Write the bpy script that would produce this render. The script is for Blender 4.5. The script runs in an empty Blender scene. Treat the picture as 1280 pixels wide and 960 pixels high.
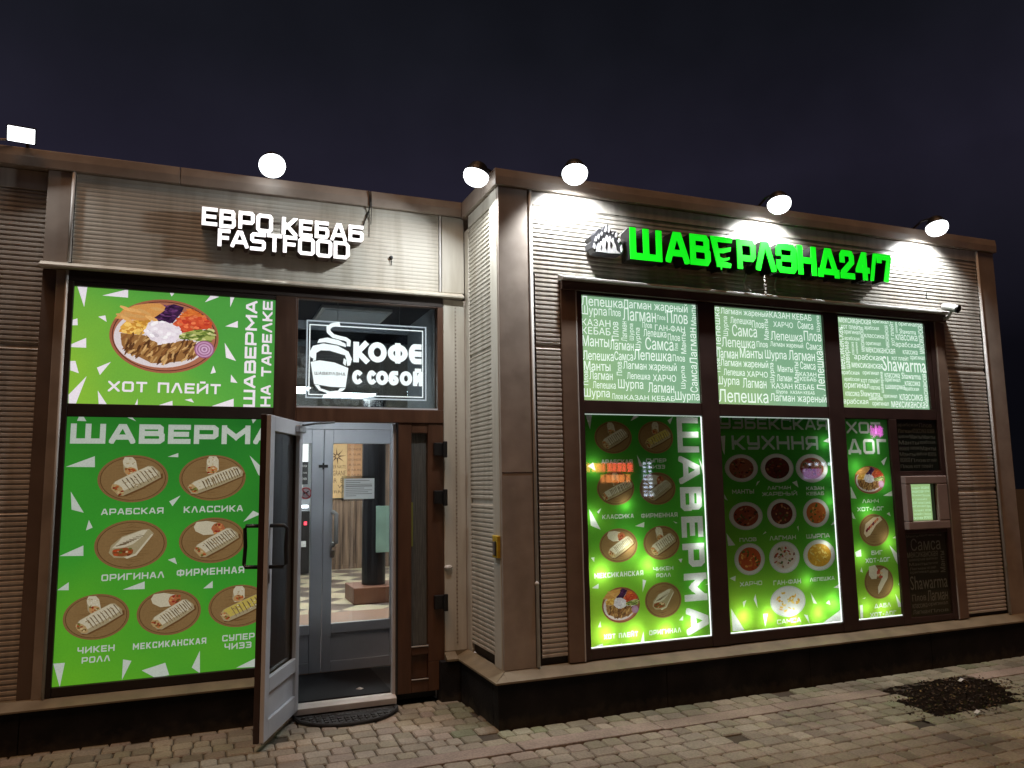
import bpy, bmesh, math, random
from mathutils import Vector, Matrix
from mathutils.geometry import delaunay_2d_cdt

random.seed(11)
SC = bpy.context.scene
COL = SC.collection

# ------------------------------------------------------------------ camera
cam_d = bpy.data.cameras.new("camera")
cam_d.sensor_fit = 'HORIZONTAL'
cam_d.sensor_width = 36.0
cam_d.lens = 964.378 / 1280.0 * 36.0
cam_d.clip_start = 0.05
cam_d.clip_end = 2000.0
cam = bpy.data.objects.new("camera", cam_d)
COL.objects.link(cam)
cam.matrix_world = Matrix(((0.92801472, -0.03244592, -0.37112793, -1.92694),
                           (-0.37220939, -0.12293394, -0.91997142, -4.99285),
                           (-0.0157749, 0.99188432, -0.12616119, 1.6),
                           (0, 0, 0, 1)))
SC.camera = cam

# ------------------------------------------------------------------ night sky
world = bpy.data.worlds.new("World")
SC.world = world
world.use_nodes = True
wn, wl = world.node_tree.nodes, world.node_tree.links
wn.clear()
w_out = wn.new('ShaderNodeOutputWorld')
w_bg = wn.new('ShaderNodeBackground')
w_tc = wn.new('ShaderNodeTexCoord')
w_sep = wn.new('ShaderNodeSeparateXYZ')
w_ramp = wn.new('ShaderNodeValToRGB')
stops = [(0.0, (.0030, .0030, .0045)), (.14, (.0036, .0034, .0058)), (.27, (.0130, .0120, .0205)), (.36, (.0190, .0170, .0310)), (.50, (.0100, .0105, .0160)), (.72, (.0052, .0062, .0078)), (1.0, (.003, .003, .0042))]
w_ramp.color_ramp.elements[0].position, w_ramp.color_ramp.elements[0].color = stops[0][0], (*stops[0][1], 1)
w_ramp.color_ramp.elements[1].position, w_ramp.color_ramp.elements[1].color = stops[-1][0], (*stops[-1][1], 1)
for p_, c_ in stops[1:-1]:
    e = w_ramp.color_ramp.elements.new(p_); e.color = (*c_, 1)
wl.new(w_tc.outputs['Generated'], w_sep.inputs[0])
wl.new(w_sep.outputs['Z'], w_ramp.inputs[0])
w_nz = wn.new('ShaderNodeTexNoise'); w_nz.inputs['Scale'].default_value = 2.4; w_nz.inputs['Detail'].default_value = 5
w_mr = wn.new('ShaderNodeMapRange'); w_mr.inputs[1].default_value = .3; w_mr.inputs[2].default_value = .7; w_mr.inputs[3].default_value = .55; w_mr.inputs[4].default_value = 1.2
w_vm = wn.new('ShaderNodeVectorMath'); w_vm.operation = 'SCALE'
wl.new(w_tc.outputs['Generated'], w_nz.inputs['Vector']); wl.new(w_nz.outputs['Fac'], w_mr.inputs[0])
wl.new(w_ramp.outputs[0], w_vm.inputs[0]); wl.new(w_mr.outputs[0], w_vm.inputs['Scale'])
wl.new(w_vm.outputs[0], w_bg.inputs[0])
w_bg.inputs[1].default_value = 0.9
wl.new(w_bg.outputs[0], w_out.inputs[0])

# the far street lighting behind the camera: one weak, broad, warm directional lamp
sun_d = bpy.data.lights.new("street_glow", 'SUN')
sun_d.energy = 0.98
sun_d.angle = math.radians(25)
sun_d.color = (1.0, 0.53, 0.27)
sun = bpy.data.objects.new("street_glow", sun_d)
COL.objects.link(sun)
sun.rotation_euler = Vector((0.22, 0.32, -0.90)).to_track_quat('-Z', 'Y').to_euler()

SC.view_settings.view_transform = 'Standard'
SC.view_settings.look = 'None'
SC.view_settings.exposure = 0.0
SC.view_settings.gamma = 1.0
SC.view_settings.use_curve_mapping = False
SC.cycles.use_denoising = True
SC.cycles.max_bounces = 8
SC.cycles.transparent_max_bounces = 16
SC.cycles.caustics_reflective = False
SC.cycles.caustics_refractive = False
SC.cycles.sample_clamp_indirect = 4.0

# ------------------------------------------------------------------ helpers
def s2l(c):
    return tuple((v / 12.92 if v <= 0.04045 else ((v + 0.055) / 1.055) ** 2.4) for v in c)
def rgb(r, g, b):
    return s2l((r / 255, g / 255, b / 255))

class MB:
    """collects polygons; build() links them as ONE mesh object"""
    def __init__(self):
        self.v, self.f, self.c = [], [], []
    def poly(self, pts, col=None):
        i = len(self.v)
        self.v += [tuple(p) for p in pts]
        self.f.append(list(range(i, i + len(pts))))
        self.c.append(col)
    def faces(self, verts, faces, col=None):
        i = len(self.v)
        self.v += [tuple(p) for p in verts]
        for f in faces:
            self.f.append([k + i for k in f]); self.c.append(col)
    def box(self, x0, x1, y0, y1, z0, z1, M=None, col=None):
        P = [(x0, y0, z0), (x1, y0, z0), (x1, y1, z0), (x0, y1, z0), (x0, y0, z1), (x1, y0, z1), (x1, y1, z1), (x0, y1, z1)]
        if M is not None: P = [tuple(M @ Vector(p)) for p in P]
        self.faces(P, [(0, 3, 2, 1), (4, 5, 6, 7), (0, 1, 5, 4), (1, 2, 6, 5), (2, 3, 7, 6), (3, 0, 4, 7)], col)
        return self
    def tube(self, pts, r, n=10, caps=True, r2=None):
        pts = [Vector(p) for p in pts]
        rings = []
        for i, p in enumerate(pts):
            d = (pts[min(i + 1, len(pts) - 1)] - pts[max(i - 1, 0)]).normalized()
            a = Vector((0, 0, 1)) if abs(d.z) < 0.9 else Vector((1, 0, 0))
            u = d.cross(a).normalized(); w = d.cross(u)
            rr = r if r2 is None else r + (r2 - r) * i / (len(pts) - 1)
            rings.append([p + (u * math.cos(t) + w * math.sin(t)) * rr for t in [2 * math.pi * k / n for k in range(n)]])
        V = [p for ring in rings for p in ring]
        F = []
        for i in range(len(pts) - 1):
            for k in range(n):
                F.append((i * n + k, i * n + (k + 1) % n, (i + 1) * n + (k + 1) % n, (i + 1) * n + k))
        if caps:
            F.append(tuple(range(n))[::-1]); F.append(tuple((len(pts) - 1) * n + k for k in range(n)))
        self.faces(V, F)
        return self
    def lathe(self, prof, n=24, M=None):
        V = []
        for (r, z) in prof:
            for k in range(n):
                p = Vector((r * math.cos(2 * math.pi * k / n), r * math.sin(2 * math.pi * k / n), z))
                V.append(tuple(M @ p) if M is not None else tuple(p))
        F = []
        for i in range(len(prof) - 1):
            for k in range(n):
                F.append((i * n + k, i * n + (k + 1) % n, (i + 1) * n + (k + 1) % n, (i + 1) * n + k))
        F.append(tuple(range(n))[::-1]); F.append(tuple((len(prof) - 1) * n + k for k in range(n)))
        self.faces(V, F)
        return self
    def prism_y(self, pts, y0, y1, col=None):
        """outline in (x, z), extruded from y0 (front) to y1"""
        n = len(pts)
        V = [(x, y0, z) for x, z in pts] + [(x, y1, z) for x, z in pts]
        F = [tuple(range(n)), tuple(range(2 * n - 1, n - 1, -1))]
        for k in range(n): F.append((k, (k + 1) % n, n + (k + 1) % n, n + k))
        self.faces(V, F, col)
        return self
    def prism_x(self, pts, x0, x1):
        n = len(pts)
        V = [(x0, y, z) for y, z in pts] + [(x1, y, z) for y, z in pts]
        F = [tuple(range(n)), tuple(range(2 * n - 1, n - 1, -1))]
        for k in range(n): F.append((k, (k + 1) % n, n + (k + 1) % n, n + k))
        self.faces(V, F)
        return self
    def build(self, name, mat, parent=None, bevel=0.0, smooth=False, fix=True, seg=2):
        me = bpy.data.meshes.new(name)
        me.from_pydata(self.v, [], self.f)
        if any(c is not None for c in self.c):
            at = me.color_attributes.new("Col", 'FLOAT_COLOR', 'CORNER')
            for p, c in zip(me.polygons, self.c):
                c = c or (0.5, 0.5, 0.5)
                for li in p.loop_indices: at.data[li].color = (c[0], c[1], c[2], 1)
        if fix:
            bm = bmesh.new(); bm.from_mesh(me)
            bmesh.ops.recalc_face_normals(bm, faces=bm.faces)
            bm.to_mesh(me); bm.free()
        if smooth:
            for p in me.polygons: p.use_smooth = True
        o = bpy.data.objects.new(name, me)
        COL.objects.link(o)
        me.materials.append(mat)
        place(o, parent)
        if bevel:
            m = o.modifiers.new("bevel", 'BEVEL'); m.width = bevel; m.segments = seg; m.limit_method = 'ANGLE'; m.angle_limit = math.radians(40)
            m.harden_normals = False
        return o

def place(o, parent):
    """meshes are written in world coordinates; move the origin to the base (top level) or under the parent"""
    if parent is None:
        me = o.data
        if not me.vertices: return
        xs = [v.co.x for v in me.vertices]; ys = [v.co.y for v in me.vertices]; zs = [v.co.z for v in me.vertices]
        c = Vector(((min(xs) + max(xs)) / 2, (min(ys) + max(ys)) / 2, min(zs)))
        me.transform(Matrix.Translation(-c)); o.location = c
    else:
        o.parent = parent
        w = Vector((0, 0, 0)); p = parent
        while p is not None:
            w += p.location; p = p.parent
        o.location = -w

def tag(o, label=None, cat=None, group=None, kind=None):
    if label: o['label'] = label
    if cat: o['category'] = cat
    if group: o['group'] = group
    if kind: o['kind'] = kind
    return o

def thing(name, loc, label, cat, group=None):
    o = bpy.data.objects.new(name, None); COL.objects.link(o)
    o.location = loc; o.empty_display_size = 0.1
    return tag(o, label, cat, group)

# ------------------------------------------------------------------ materials
def new_mat(name):
    m = bpy.data.materials.new(name); m.use_nodes = True
    nt = m.node_tree
    return m, nt, nt.nodes['Principled BSDF']

def noise_mat(name, col, col2=None, scale=8.0, rough=0.5, metal=0.0, spec=0.5, stretch=(1, 1, 1), bump=0.0, bscale=60.0, fac=(0.35, 0.7)):
    m, nt, b = new_mat(name)
    N, L = nt.nodes, nt.links
    tc = N.new('ShaderNodeTexCoord'); mp = N.new('ShaderNodeMapping')
    mp.inputs['Scale'].default_value = stretch
    geo = N.new('ShaderNodeNewGeometry')
    L.new(geo.outputs['Position'], mp.inputs[0])
    nz = N.new('ShaderNodeTexNoise'); nz.inputs['Scale'].default_value = scale; nz.inputs['Detail'].default_value = 6
    L.new(mp.outputs[0], nz.inputs['Vector'])
    rp = N.new('ShaderNodeValToRGB')
    rp.color_ramp.elements[0].position = fac[0]; rp.color_ramp.elements[1].position = fac[1]
    c2 = col2 or tuple(c * 0.75 for c in col)
    rp.color_ramp.elements[0].color = (*c2, 1); rp.color_ramp.elements[1].color = (*col, 1)
    L.new(nz.outputs['Fac'], rp.inputs[0]); L.new(rp.outputs[0], b.inputs['Base Color'])
    b.inputs['Roughness'].default_value = rough; b.inputs['Metallic'].default_value = metal
    b.inputs['Specular IOR Level'].default_value = spec
    rr = N.new('ShaderNodeMapRange'); rr.inputs[3].default_value = rough - 0.08; rr.inputs[4].default_value = min(1, rough + 0.12)
    L.new(nz.outputs['Fac'], rr.inputs[0]); L.new(rr.outputs[0], b.inputs['Roughness'])
    if bump:
        n2 = N.new('ShaderNodeTexNoise'); n2.inputs['Scale'].default_value = bscale; n2.inputs['Detail'].default_value = 4
        L.new(mp.outputs[0], n2.inputs['Vector'])
        bp = N.new('ShaderNodeBump'); bp.inputs['Strength'].default_value = bump; bp.inputs['Distance'].default_value = 0.01
        L.new(n2.outputs['Fac'], bp.inputs['Height']); L.new(bp.outputs[0], b.inputs['Normal'])
    return m

def emit_mat(name, col, strength):
    m, nt, b = new_mat(name)
    b.inputs['Base Color'].default_value = (*[min(0.8, c) for c in col], 1)
    b.inputs['Emission Color'].default_value = (*col, 1); b.inputs['Emission Strength'].default_value = strength
    b.inputs['Roughness'].default_value = 0.4
    return m

def print_mat(name, emission=1.0, gradient=None, translucent=False, gain=1.0):
    """backlit print: colours come from the printed art (colour attribute) or the print's own green blend"""
    m, nt, b = new_mat(name)
    N, L = nt.nodes, nt.links
    if gradient:
        geo = N.new('ShaderNodeNewGeometry')
        vm = N.new('ShaderNodeVectorMath'); vm.operation = 'DOT_PRODUCT'
        (p0, p1, ca, cb, cc) = gradient       # colour blend from p0 to p1 in (x, z)
        d = Vector((p1[0] - p0[0], 0, p1[1] - p0[1])); l2 = d.length_squared
        vm.inputs[1].default_value = (d.x / l2, 0, d.z / l2)
        L.new(geo.outputs['Position'], vm.inputs[0])
        sb = N.new('ShaderNodeMath'); sb.operation = 'SUBTRACT'; sb.inputs[1].default_value = (p0[0] * d.x + p0[1] * d.z) / l2
        L.new(vm.outputs['Value'], sb.inputs[0])
        nz = N.new('ShaderNodeTexNoise'); nz.inputs['Scale'].default_value = 2.2; L.new(geo.outputs['Position'], nz.inputs['Vector'])
        ma = N.new('ShaderNodeMath'); ma.operation = 'MULTIPLY_ADD'; ma.inputs[1].default_value = 0.5; 
        L.new(nz.outputs['Fac'], ma.inputs[0]); 
        s2 = N.new('ShaderNodeMath'); s2.operation = 'SUBTRACT'; s2.inputs[1].default_value = 0.25
        L.new(sb.outputs[0], s2.inputs[0]); L.new(s2.outputs[0], ma.inputs[2])
        rp = N.new('ShaderNodeValToRGB')
        rp.color_ramp.elements[0].color = (*ca, 1); rp.color_ramp.elements[1].color = (*cc, 1)
        e = rp.color_ramp.elements.new(0.5); e.color = (*cb, 1)
        L.new(ma.outputs[0], rp.inputs[0]); src = rp.outputs[0]
    else:
        at = N.new('ShaderNodeVertexColor'); at.layer_name = "Col"; src = at.outputs['Color']
    gq = N.new('ShaderNodeNewGeometry'); nq = N.new('ShaderNodeTexNoise'); nq.inputs['Scale'].default_value = 110.0; nq.inputs['Detail'].default_value = 5
    L.new(gq.outputs['Position'], nq.inputs['Vector'])
    mq = N.new('ShaderNodeMapRange'); mq.inputs[1].default_value = .32; mq.inputs[2].default_value = .68
    mq.inputs[3].default_value = .95 if gradient else .90; mq.inputs[4].default_value = 1.03 if gradient else 1.05
    L.new(nq.outputs['Fac'], mq.inputs[0])
    sq = N.new('ShaderNodeVectorMath'); sq.operation = 'SCALE'; L.new(src, sq.inputs[0]); L.new(mq.outputs[0], sq.inputs['Scale']); src = sq.outputs[0]
    b.inputs['Roughness'].default_value = 0.35
    b.inputs['Specular IOR Level'].default_value = 0.3
    if not translucent:
        L.new(src, b.inputs['Base Color']); L.new(src, b.inputs['Emission Color'])
        b.inputs['Emission Strength'].default_value = emission
        hs = N.new('ShaderNodeHueSaturation'); hs.inputs['Value'].default_value = 0.35
        L.new(src, hs.inputs['Color']); L.new(hs.outputs[0], b.inputs['Base Color'])
    else:
        L.new(src, b.inputs['Base Color'])
        tr = N.new('ShaderNodeBsdfTranslucent'); mx = N.new('ShaderNodeMixShader')
        gm = N.new('ShaderNodeMix'); gm.data_type = 'RGBA'; gm.blend_type = 'MULTIPLY'; gm.inputs[0].default_value = 1.0
        L.new(src, gm.inputs[6]); gm.inputs[7].default_value = (gain, gain, gain, 1)
        L.new(gm.outputs[2], tr.inputs[0])
        mx.inputs[0].default_value = 0.72
        L.new(b.outputs[0], mx.inputs[1]); L.new(tr.outputs[0], mx.inputs[2])
        L.new(mx.outputs[0], N['Material Output'].inputs[0])
    return m

def glass_mat(name, tint=(1, 1, 1), refl=0.08, rough=0.02):
    m, nt, b = new_mat(name)
    N, L = nt.nodes, nt.links
    N.remove(b)
    tr = N.new('ShaderNodeBsdfTransparent'); tr.inputs[0].default_value = (*tint, 1)
    gl = N.new('ShaderNodeBsdfGlossy'); gl.inputs['Roughness'].default_value = rough
    lw = N.new('ShaderNodeLayerWeight'); lw.inputs[0].default_value = 0.5
    pw = N.new('ShaderNodeMath'); pw.operation = 'POWER'; pw.inputs[1].default_value = 5.0
    L.new(lw.outputs['Facing'], pw.inputs[0])
    ad = N.new('ShaderNodeMath'); ad.operation = 'MULTIPLY_ADD'; ad.inputs[1].default_value = 0.7; ad.inputs[2].default_value = refl; ad.use_clamp = True
    L.new(pw.outputs[0], ad.inputs[0])
    mx = N.new('ShaderNodeMixShader')
    L.new(ad.outputs[0], mx.inputs[0]); L.new(tr.outputs[0], mx.inputs[1]); L.new(gl.outputs[0], mx.inputs[2])
    L.new(mx.outputs[0], N['Material Output'].inputs[0])
    return m

M_CLAD = noise_mat("painted_cladding", (0.50, 0.47, 0.42), (0.34, 0.31, 0.27), scale=3.0, rough=0.42, stretch=(4, 4, 0.45), spec=0.45, bump=0.16, bscale=2.5, fac=(.30, .56))
M_CLADW = noise_mat("painted_fascia", (0.54, 0.52, 0.45), (0.40, 0.37, 0.30), scale=2.5, rough=0.45, stretch=(4, 4, 0.5), bump=0.12, bscale=3, fac=(.28, .55))
M_FLASH = noise_mat("trim_sheet", (0.38, 0.325, 0.275), (0.27, 0.23, 0.195), scale=5.0, rough=0.4, bump=0.35, bscale=4.5)
M_LEDGE = noise_mat("ledge_sheet", (0.24, 0.195, 0.125), (0.155, 0.125, 0.078), scale=6.0, rough=0.5, bump=0.08, bscale=30)
M_BROWN = noise_mat("brown_frame_plastic", (0.050, 0.026, 0.020), (0.036, 0.019, 0.015), scale=6, rough=0.4)
M_BROWNW = noise_mat("brown_door_frame", (0.105, 0.048, 0.024), (0.07, 0.031, 0.016), scale=5, rough=0.42, stretch=(4, 4, 0.6))
M_DARKTRIM = noise_mat("dark_trim", (0.022, 0.013, 0.0085), scale=6, rough=0.5)
M_PLINTH = noise_mat("black_plinth_board", (0.018, 0.017, 0.018), (0.006, 0.006, 0.007), scale=5, rough=0.75, bump=0.3, bscale=70, spec=0.2)
def plinth_mat():
    m = M_PLINTH; nt = m.node_tree; N, L = nt.nodes, nt.links; b = N['Principled BSDF']
    old = b.inputs['Base Color'].links[0].from_socket
    geo = N.new('ShaderNodeNewGeometry'); sp = N.new('ShaderNodeSeparateXYZ'); L.new(geo.outputs['Position'], sp.inputs[0])
    nz = N.new('ShaderNodeTexNoise'); nz.inputs['Scale'].default_value = 14; nz.inputs['Detail'].default_value = 6; L.new(geo.outputs['Position'], nz.inputs['Vector'])
    ma = N.new('ShaderNodeMath'); ma.operation = 'MULTIPLY_ADD'; ma.inputs[1].default_value = .22; L.new(nz.outputs['Fac'], ma.inputs[0])
    mi = N.new('ShaderNodeMath'); mi.operation = 'MULTIPLY'; mi.inputs[1].default_value = -1; L.new(sp.outputs['Z'], mi.inputs[0]); L.new(mi.outputs[0], ma.inputs[2])
    mr = N.new('ShaderNodeMapRange'); mr.inputs[1].default_value = .03; mr.inputs[2].default_value = .12; mr.inputs[3].default_value = 0; mr.inputs[4].default_value = .75; L.new(ma.outputs[0], mr.inputs[0])
    mx = N.new('ShaderNodeMix'); mx.data_type = 'RGBA'; L.new(mr.outputs[0], mx.inputs[0]); L.new(old, mx.inputs[6]); mx.inputs[7].default_value = (.050, .042, .032, 1)
    L.new(mx.outputs[2], b.inputs['Base Color'])
plinth_mat()
M_BLACK = noise_mat("black_plastic", (0.010, 0.010, 0.011), scale=12, rough=0.4)
M_RUBBER = noise_mat("grey_rubber", (0.030, 0.032, 0.034), (0.018, 0.019, 0.020), scale=30, rough=0.8, bump=0.3, bscale=160)
M_MATBLK = noise_mat("black_carpet", (0.008, 0.009, 0.012), (0.004, 0.005, 0.007), scale=40, rough=0.95, bump=0.4, bscale=300)
M_WHITEALU = noise_mat("white_aluminium", (0.62, 0.65, 0.70), (0.54, 0.57, 0.62), scale=4, rough=0.35)
M_WHITE = noise_mat("white_paint", (0.62, 0.62, 0.60), (0.52, 0.52, 0.50), scale=10, rough=0.4)
M_VEST = noise_mat("vestibule_grey", (0.50, 0.53, 0.55), (0.44, 0.47, 0.49), scale=3, rough=0.6)
M_LAMPBODY = noise_mat("lamp_housing", (0.014, 0.014, 0.016), scale=20, rough=0.45)
M_STEEL = noise_mat("silver_metal", (0.55, 0.55, 0.56), (0.35, 0.35, 0.37), scale=15, rough=0.3, metal=0.9)
M_YELLOW = noise_mat("yellow_plastic", (0.62, 0.44, 0.03), (0.42, 0.28, 0.02), scale=25, rough=0.45)
M_SIGNBLK = noise_mat("black_letter_side", (0.012, 0.012, 0.012), scale=15, rough=0.35)
M_GREEN = emit_mat("green_letter_face", (0.006, 0.80, 0.012), 1.0)
M_WLET = emit_mat("white_letter_face", (1.0, 0.95, 0.95), 1.25)
M_WSIDE = noise_mat("shaded_letter_side", (0.10, 0.062, 0.052), scale=10, rough=0.4)  # dark brown puts the shade on the letter sides into their colour
M_LENS = emit_mat("lamp_lens", (0.93, 0.97, 1.0), 4.0)
M_GLASS = glass_mat("window_glass", (0.96, 0.98, 0.97), 0.05)
M_GLASSD = glass_mat("door_glass", (0.80, 0.84, 0.84), 0.10)
M_FROST = noise_mat("frosted_glass", (0.12, 0.125, 0.12), (0.085, 0.09, 0.085), scale=30, rough=0.25, stretch=(6, 1, 0.2))
M_LIT = emit_mat("led_white", (0.95, 0.98, 1.0), 1.6)
M_EDGE = emit_mat("glowing_glass_edge", (0.80, 0.95, 0.86), 0.55)

# ------------------------------------------------------------------ traced layout (world metres, x/z on the facade planes)
SHARDS_A = [[(-2.736, 2.954), (-2.676, 2.958), (-2.689, 2.815)], [(-2.584, 2.902), (-2.429, 2.958), (-2.427, 2.899)], [(-2.169, 2.958), (-2.133, 2.958), (-2.154, 2.928)], [(-1.936, 2.903), (-1.899, 2.955), (-1.842, 2.949)], [(-1.768, 2.951), (-1.74, 2.953), (-1.766, 2.881)], [(-2.602, 2.754), (-2.56, 2.766), (-2.55, 2.722)], [(-2.752, 2.724), (-2.725, 2.734), (-2.721, 2.688), (-2.752, 2.686)], [(-1.796, 2.737), (-1.712, 2.782), (-1.711, 2.732)], [(-2.751, 2.558), (-2.667, 2.605), (-2.664, 2.538), (-2.751, 2.538)], [(-2.752, 2.444), (-2.723, 2.446), (-2.699, 2.364), (-2.749, 2.382)], [(-2.594, 2.406), (-2.512, 2.449), (-2.574, 2.357)], [(-1.796, 2.618), (-1.716, 2.49), (-1.784, 2.511)], [(-1.866, 2.45), (-1.848, 2.402), (-1.883, 2.391)], [(-1.747, 2.391), (-1.702, 2.332), (-1.748, 2.336)], [(-2.751, 2.219), (-2.652, 2.346), (-2.707, 2.158), (-2.748, 2.157)], [(-2.582, 2.252), (-2.519, 2.153), (-2.571, 2.152)], [(-2.356, 2.155), (-2.339, 2.204), (-2.337, 2.154)], [(-2.224, 2.155), (-2.122, 2.194), (-2.12, 2.157)], [(-2.045, 2.203), (-2.002, 2.212), (-1.984, 2.184)], [(-1.874, 2.16), (-1.725, 2.219), (-1.723, 2.16)]]

HOTPLATE_A = (-2.184, 2.643, 0.347, 0.26)

HP_SHAPES = {'bread': [(-2.508, 2.752), (-2.459, 2.808), (-2.383, 2.849), (-2.299, 2.869), (-2.225, 2.875), (-2.187, 2.851), (-2.201, 2.814), (-2.263, 2.764), (-2.326, 2.746), (-2.42, 2.746)], 'cabbage': [(-2.274, 2.755), (-2.222, 2.806), (-2.182, 2.863), (-2.139, 2.878), (-2.071, 2.853), (-2.082, 2.81), (-2.124, 2.765), (-2.144, 2.731), (-2.209, 2.727)], 'carrot': [(-2.123, 2.747), (-2.082, 2.81), (-2.034, 2.847), (-1.978, 2.829), (-1.927, 2.79), (-2.014, 2.754), (-2.079, 2.726)], 'tomato': [(-2.139, 2.732), (-2.092, 2.779), (-2.038, 2.795), (-1.938, 2.795), (-1.881, 2.756), (-1.886, 2.716), (-1.99, 2.695), (-2.077, 2.675), (-2.116, 2.687)], 'cucumber': [(-2.099, 2.664), (-2.012, 2.693), (-1.874, 2.71), (-1.864, 2.647), (-1.911, 2.617), (-2.032, 2.626), (-2.087, 2.635)], 'rice': [(-2.313, 2.676), (-2.294, 2.736), (-2.231, 2.746), (-2.188, 2.749), (-2.134, 2.728), (-2.089, 2.701), (-2.098, 2.634), (-2.14, 2.6), (-2.214, 2.589), (-2.273, 2.613), (-2.306, 2.646)], 'potato': [(-2.465, 2.696), (-2.43, 2.739), (-2.368, 2.749), (-2.274, 2.755), (-2.303, 2.688), (-2.322, 2.651), (-2.395, 2.647), (-2.453, 2.656)], 'meat': [(-2.463, 2.655), (-2.395, 2.647), (-2.312, 2.646), (-2.268, 2.607), (-2.182, 2.588), (-2.086, 2.617), (-2.01, 2.627), (-1.976, 2.575), (-1.974, 2.515), (-2.07, 2.474), (-2.177, 2.456), (-2.262, 2.454), (-2.358, 2.497), (-2.421, 2.517), (-2.454, 2.574)], 'onion': [(-1.929, 2.563)]}

CAPS_A = [('ХОТ ПЛЕЙТ', -2.522, 2.248, -1.813, 2.319)]

VERT_A1 = (-1.659, 2.162, -1.58, 2.938)

VERT_A2 = (-1.543, 2.167, -1.474, 2.942)

SHARDS_B = [[(-2.694, 2.047), (-2.683, 2.078), (-2.658, 2.078), (-2.639, 2.045)], [(-2.399, 2.075), (-2.366, 2.075), (-2.342, 2.049)], [(-1.602, 2.08), (-1.562, 2.081), (-1.59, 2.044)], [(-2.744, 1.745), (-2.579, 1.814), (-2.575, 1.742)], [(-2.137, 1.809), (-2.072, 1.834), (-2.071, 1.806)], [(-1.607, 1.816), (-1.531, 1.742), (-1.529, 1.665), (-1.546, 1.683)], [(-2.707, 1.584), (-2.626, 1.446), (-2.697, 1.468)], [(-2.117, 1.507), (-2.048, 1.545), (-2.095, 1.474)], [(-2.594, 1.398), (-2.57, 1.348), (-2.608, 1.331)], [(-1.637, 1.355), (-1.574, 1.429), (-1.522, 1.404)], [(-2.751, 1.174), (-2.618, 1.235), (-2.615, 1.169)], [(-2.752, 0.96), (-2.69, 1.006), (-2.688, 0.956)], [(-2.376, 0.939), (-2.247, 0.984), (-2.245, 0.935)], [(-1.883, 0.915), (-1.825, 0.962), (-1.823, 0.915)], [(-2.111, 1.118), (-2.068, 1.13), (-2.053, 1.085)], [(-2.751, 0.507), (-2.687, 0.506), (-2.708, 0.359)], [(-2.355, 0.495), (-2.305, 0.481), (-2.356, 0.366)], [(-2.242, 0.414), (-2.102, 0.449), (-2.075, 0.368), (-2.16, 0.36)], [(-1.938, 0.402), (-1.891, 0.507), (-1.886, 0.36)], [(-1.657, 0.372), (-1.538, 0.421), (-1.454, 0.43), (-1.453, 0.362)]]

PLATES_B = [(-2.343, 1.663, 0.214, 0.157), (-1.845, 1.663, 0.216, 0.157), (-2.338, 1.228, 0.218, 0.161), (-1.833, 1.236, 0.214, 0.154), (-2.521, 0.777, 0.192, 0.144), (-2.09, 0.774, 0.197, 0.149), (-1.649, 0.783, 0.198, 0.142)]

CAPS_B = [('ШАВЕРМА', -2.728, 1.897, -1.426, 2.029), ('АРАБСКАЯ', -2.525, 1.427, -2.15, 1.468), ('КЛАССИКА', -2.024, 1.427, -1.642, 1.47), ('ОРИГИНАЛ', -2.504, 1.001, -2.13, 1.043), ('ФИРМЕННАЯ', -2.053, 1.004, -1.622, 1.05), ('ЧИКЕН', -2.62, 0.554, -2.407, 0.594), ('РОЛЛ', -2.593, 0.492, -2.431, 0.53), ('МЕКСИКАНСКАЯ', -2.3, 0.55, -1.853, 0.59), ('СУПЕР', -1.752, 0.554, -1.542, 0.595), ('ЧИЗЗ', -1.736, 0.497, -1.562, 0.538)]

SHARDS_C = [[(0.671, 2.079), (0.723, 2.084), (0.704, 1.974)], [(1.047, 2.039), (1.081, 2.086), (1.119, 2.073)], [(1.371, 2.048), (1.423, 2.08), (1.392, 2.02)], [(0.675, 1.706), (0.722, 1.733), (0.74, 1.674)], [(1.091, 1.787), (1.144, 1.7), (1.109, 1.703)], [(0.741, 1.378), (0.779, 1.404), (0.755, 1.364)], [(1.053, 1.265), (1.134, 1.292), (1.129, 1.253)], [(1.384, 1.29), (1.424, 1.275), (1.405, 1.274)], [(1.64, 1.762), (1.676, 1.695), (1.677, 1.608)], [(0.678, 1.399), (0.693, 1.379), (0.767, 1.25), (0.688, 1.282)], [(0.682, 1.055), (0.71, 1.058), (0.707, 1.025)], [(0.681, 0.844), (0.737, 0.871), (0.736, 0.836)], [(1.101, 0.879), (1.132, 0.869), (1.097, 0.788)], [(1.416, 1.008), (1.452, 1.011), (1.439, 0.98)], [(0.743, 0.612), (0.749, 0.569), (0.722, 0.571)], [(1.399, 0.565), (1.437, 0.596), (1.435, 0.562)], [(1.064, 0.432), (1.093, 0.511), (1.099, 0.429)], [(0.678, 0.42), (0.69, 0.442), (0.756, 0.455), (0.761, 0.431)], [(0.905, 0.422), (0.904, 0.451), (0.922, 0.423)], [(1.645, 0.808), (1.689, 0.817), (1.688, 0.805)]]

PLATES_C = [(0.895, 1.916, 0.157, 0.12), (1.261, 1.919, 0.154, 0.123), (0.902, 1.542, 0.156, 0.122), (1.26, 1.535, 0.158, 0.121), (0.911, 1.132, 0.159, 0.122), (1.276, 1.135, 0.158, 0.125), (0.915, 0.711, 0.156, 0.125), (1.271, 0.721, 0.157, 0.128)]

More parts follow.
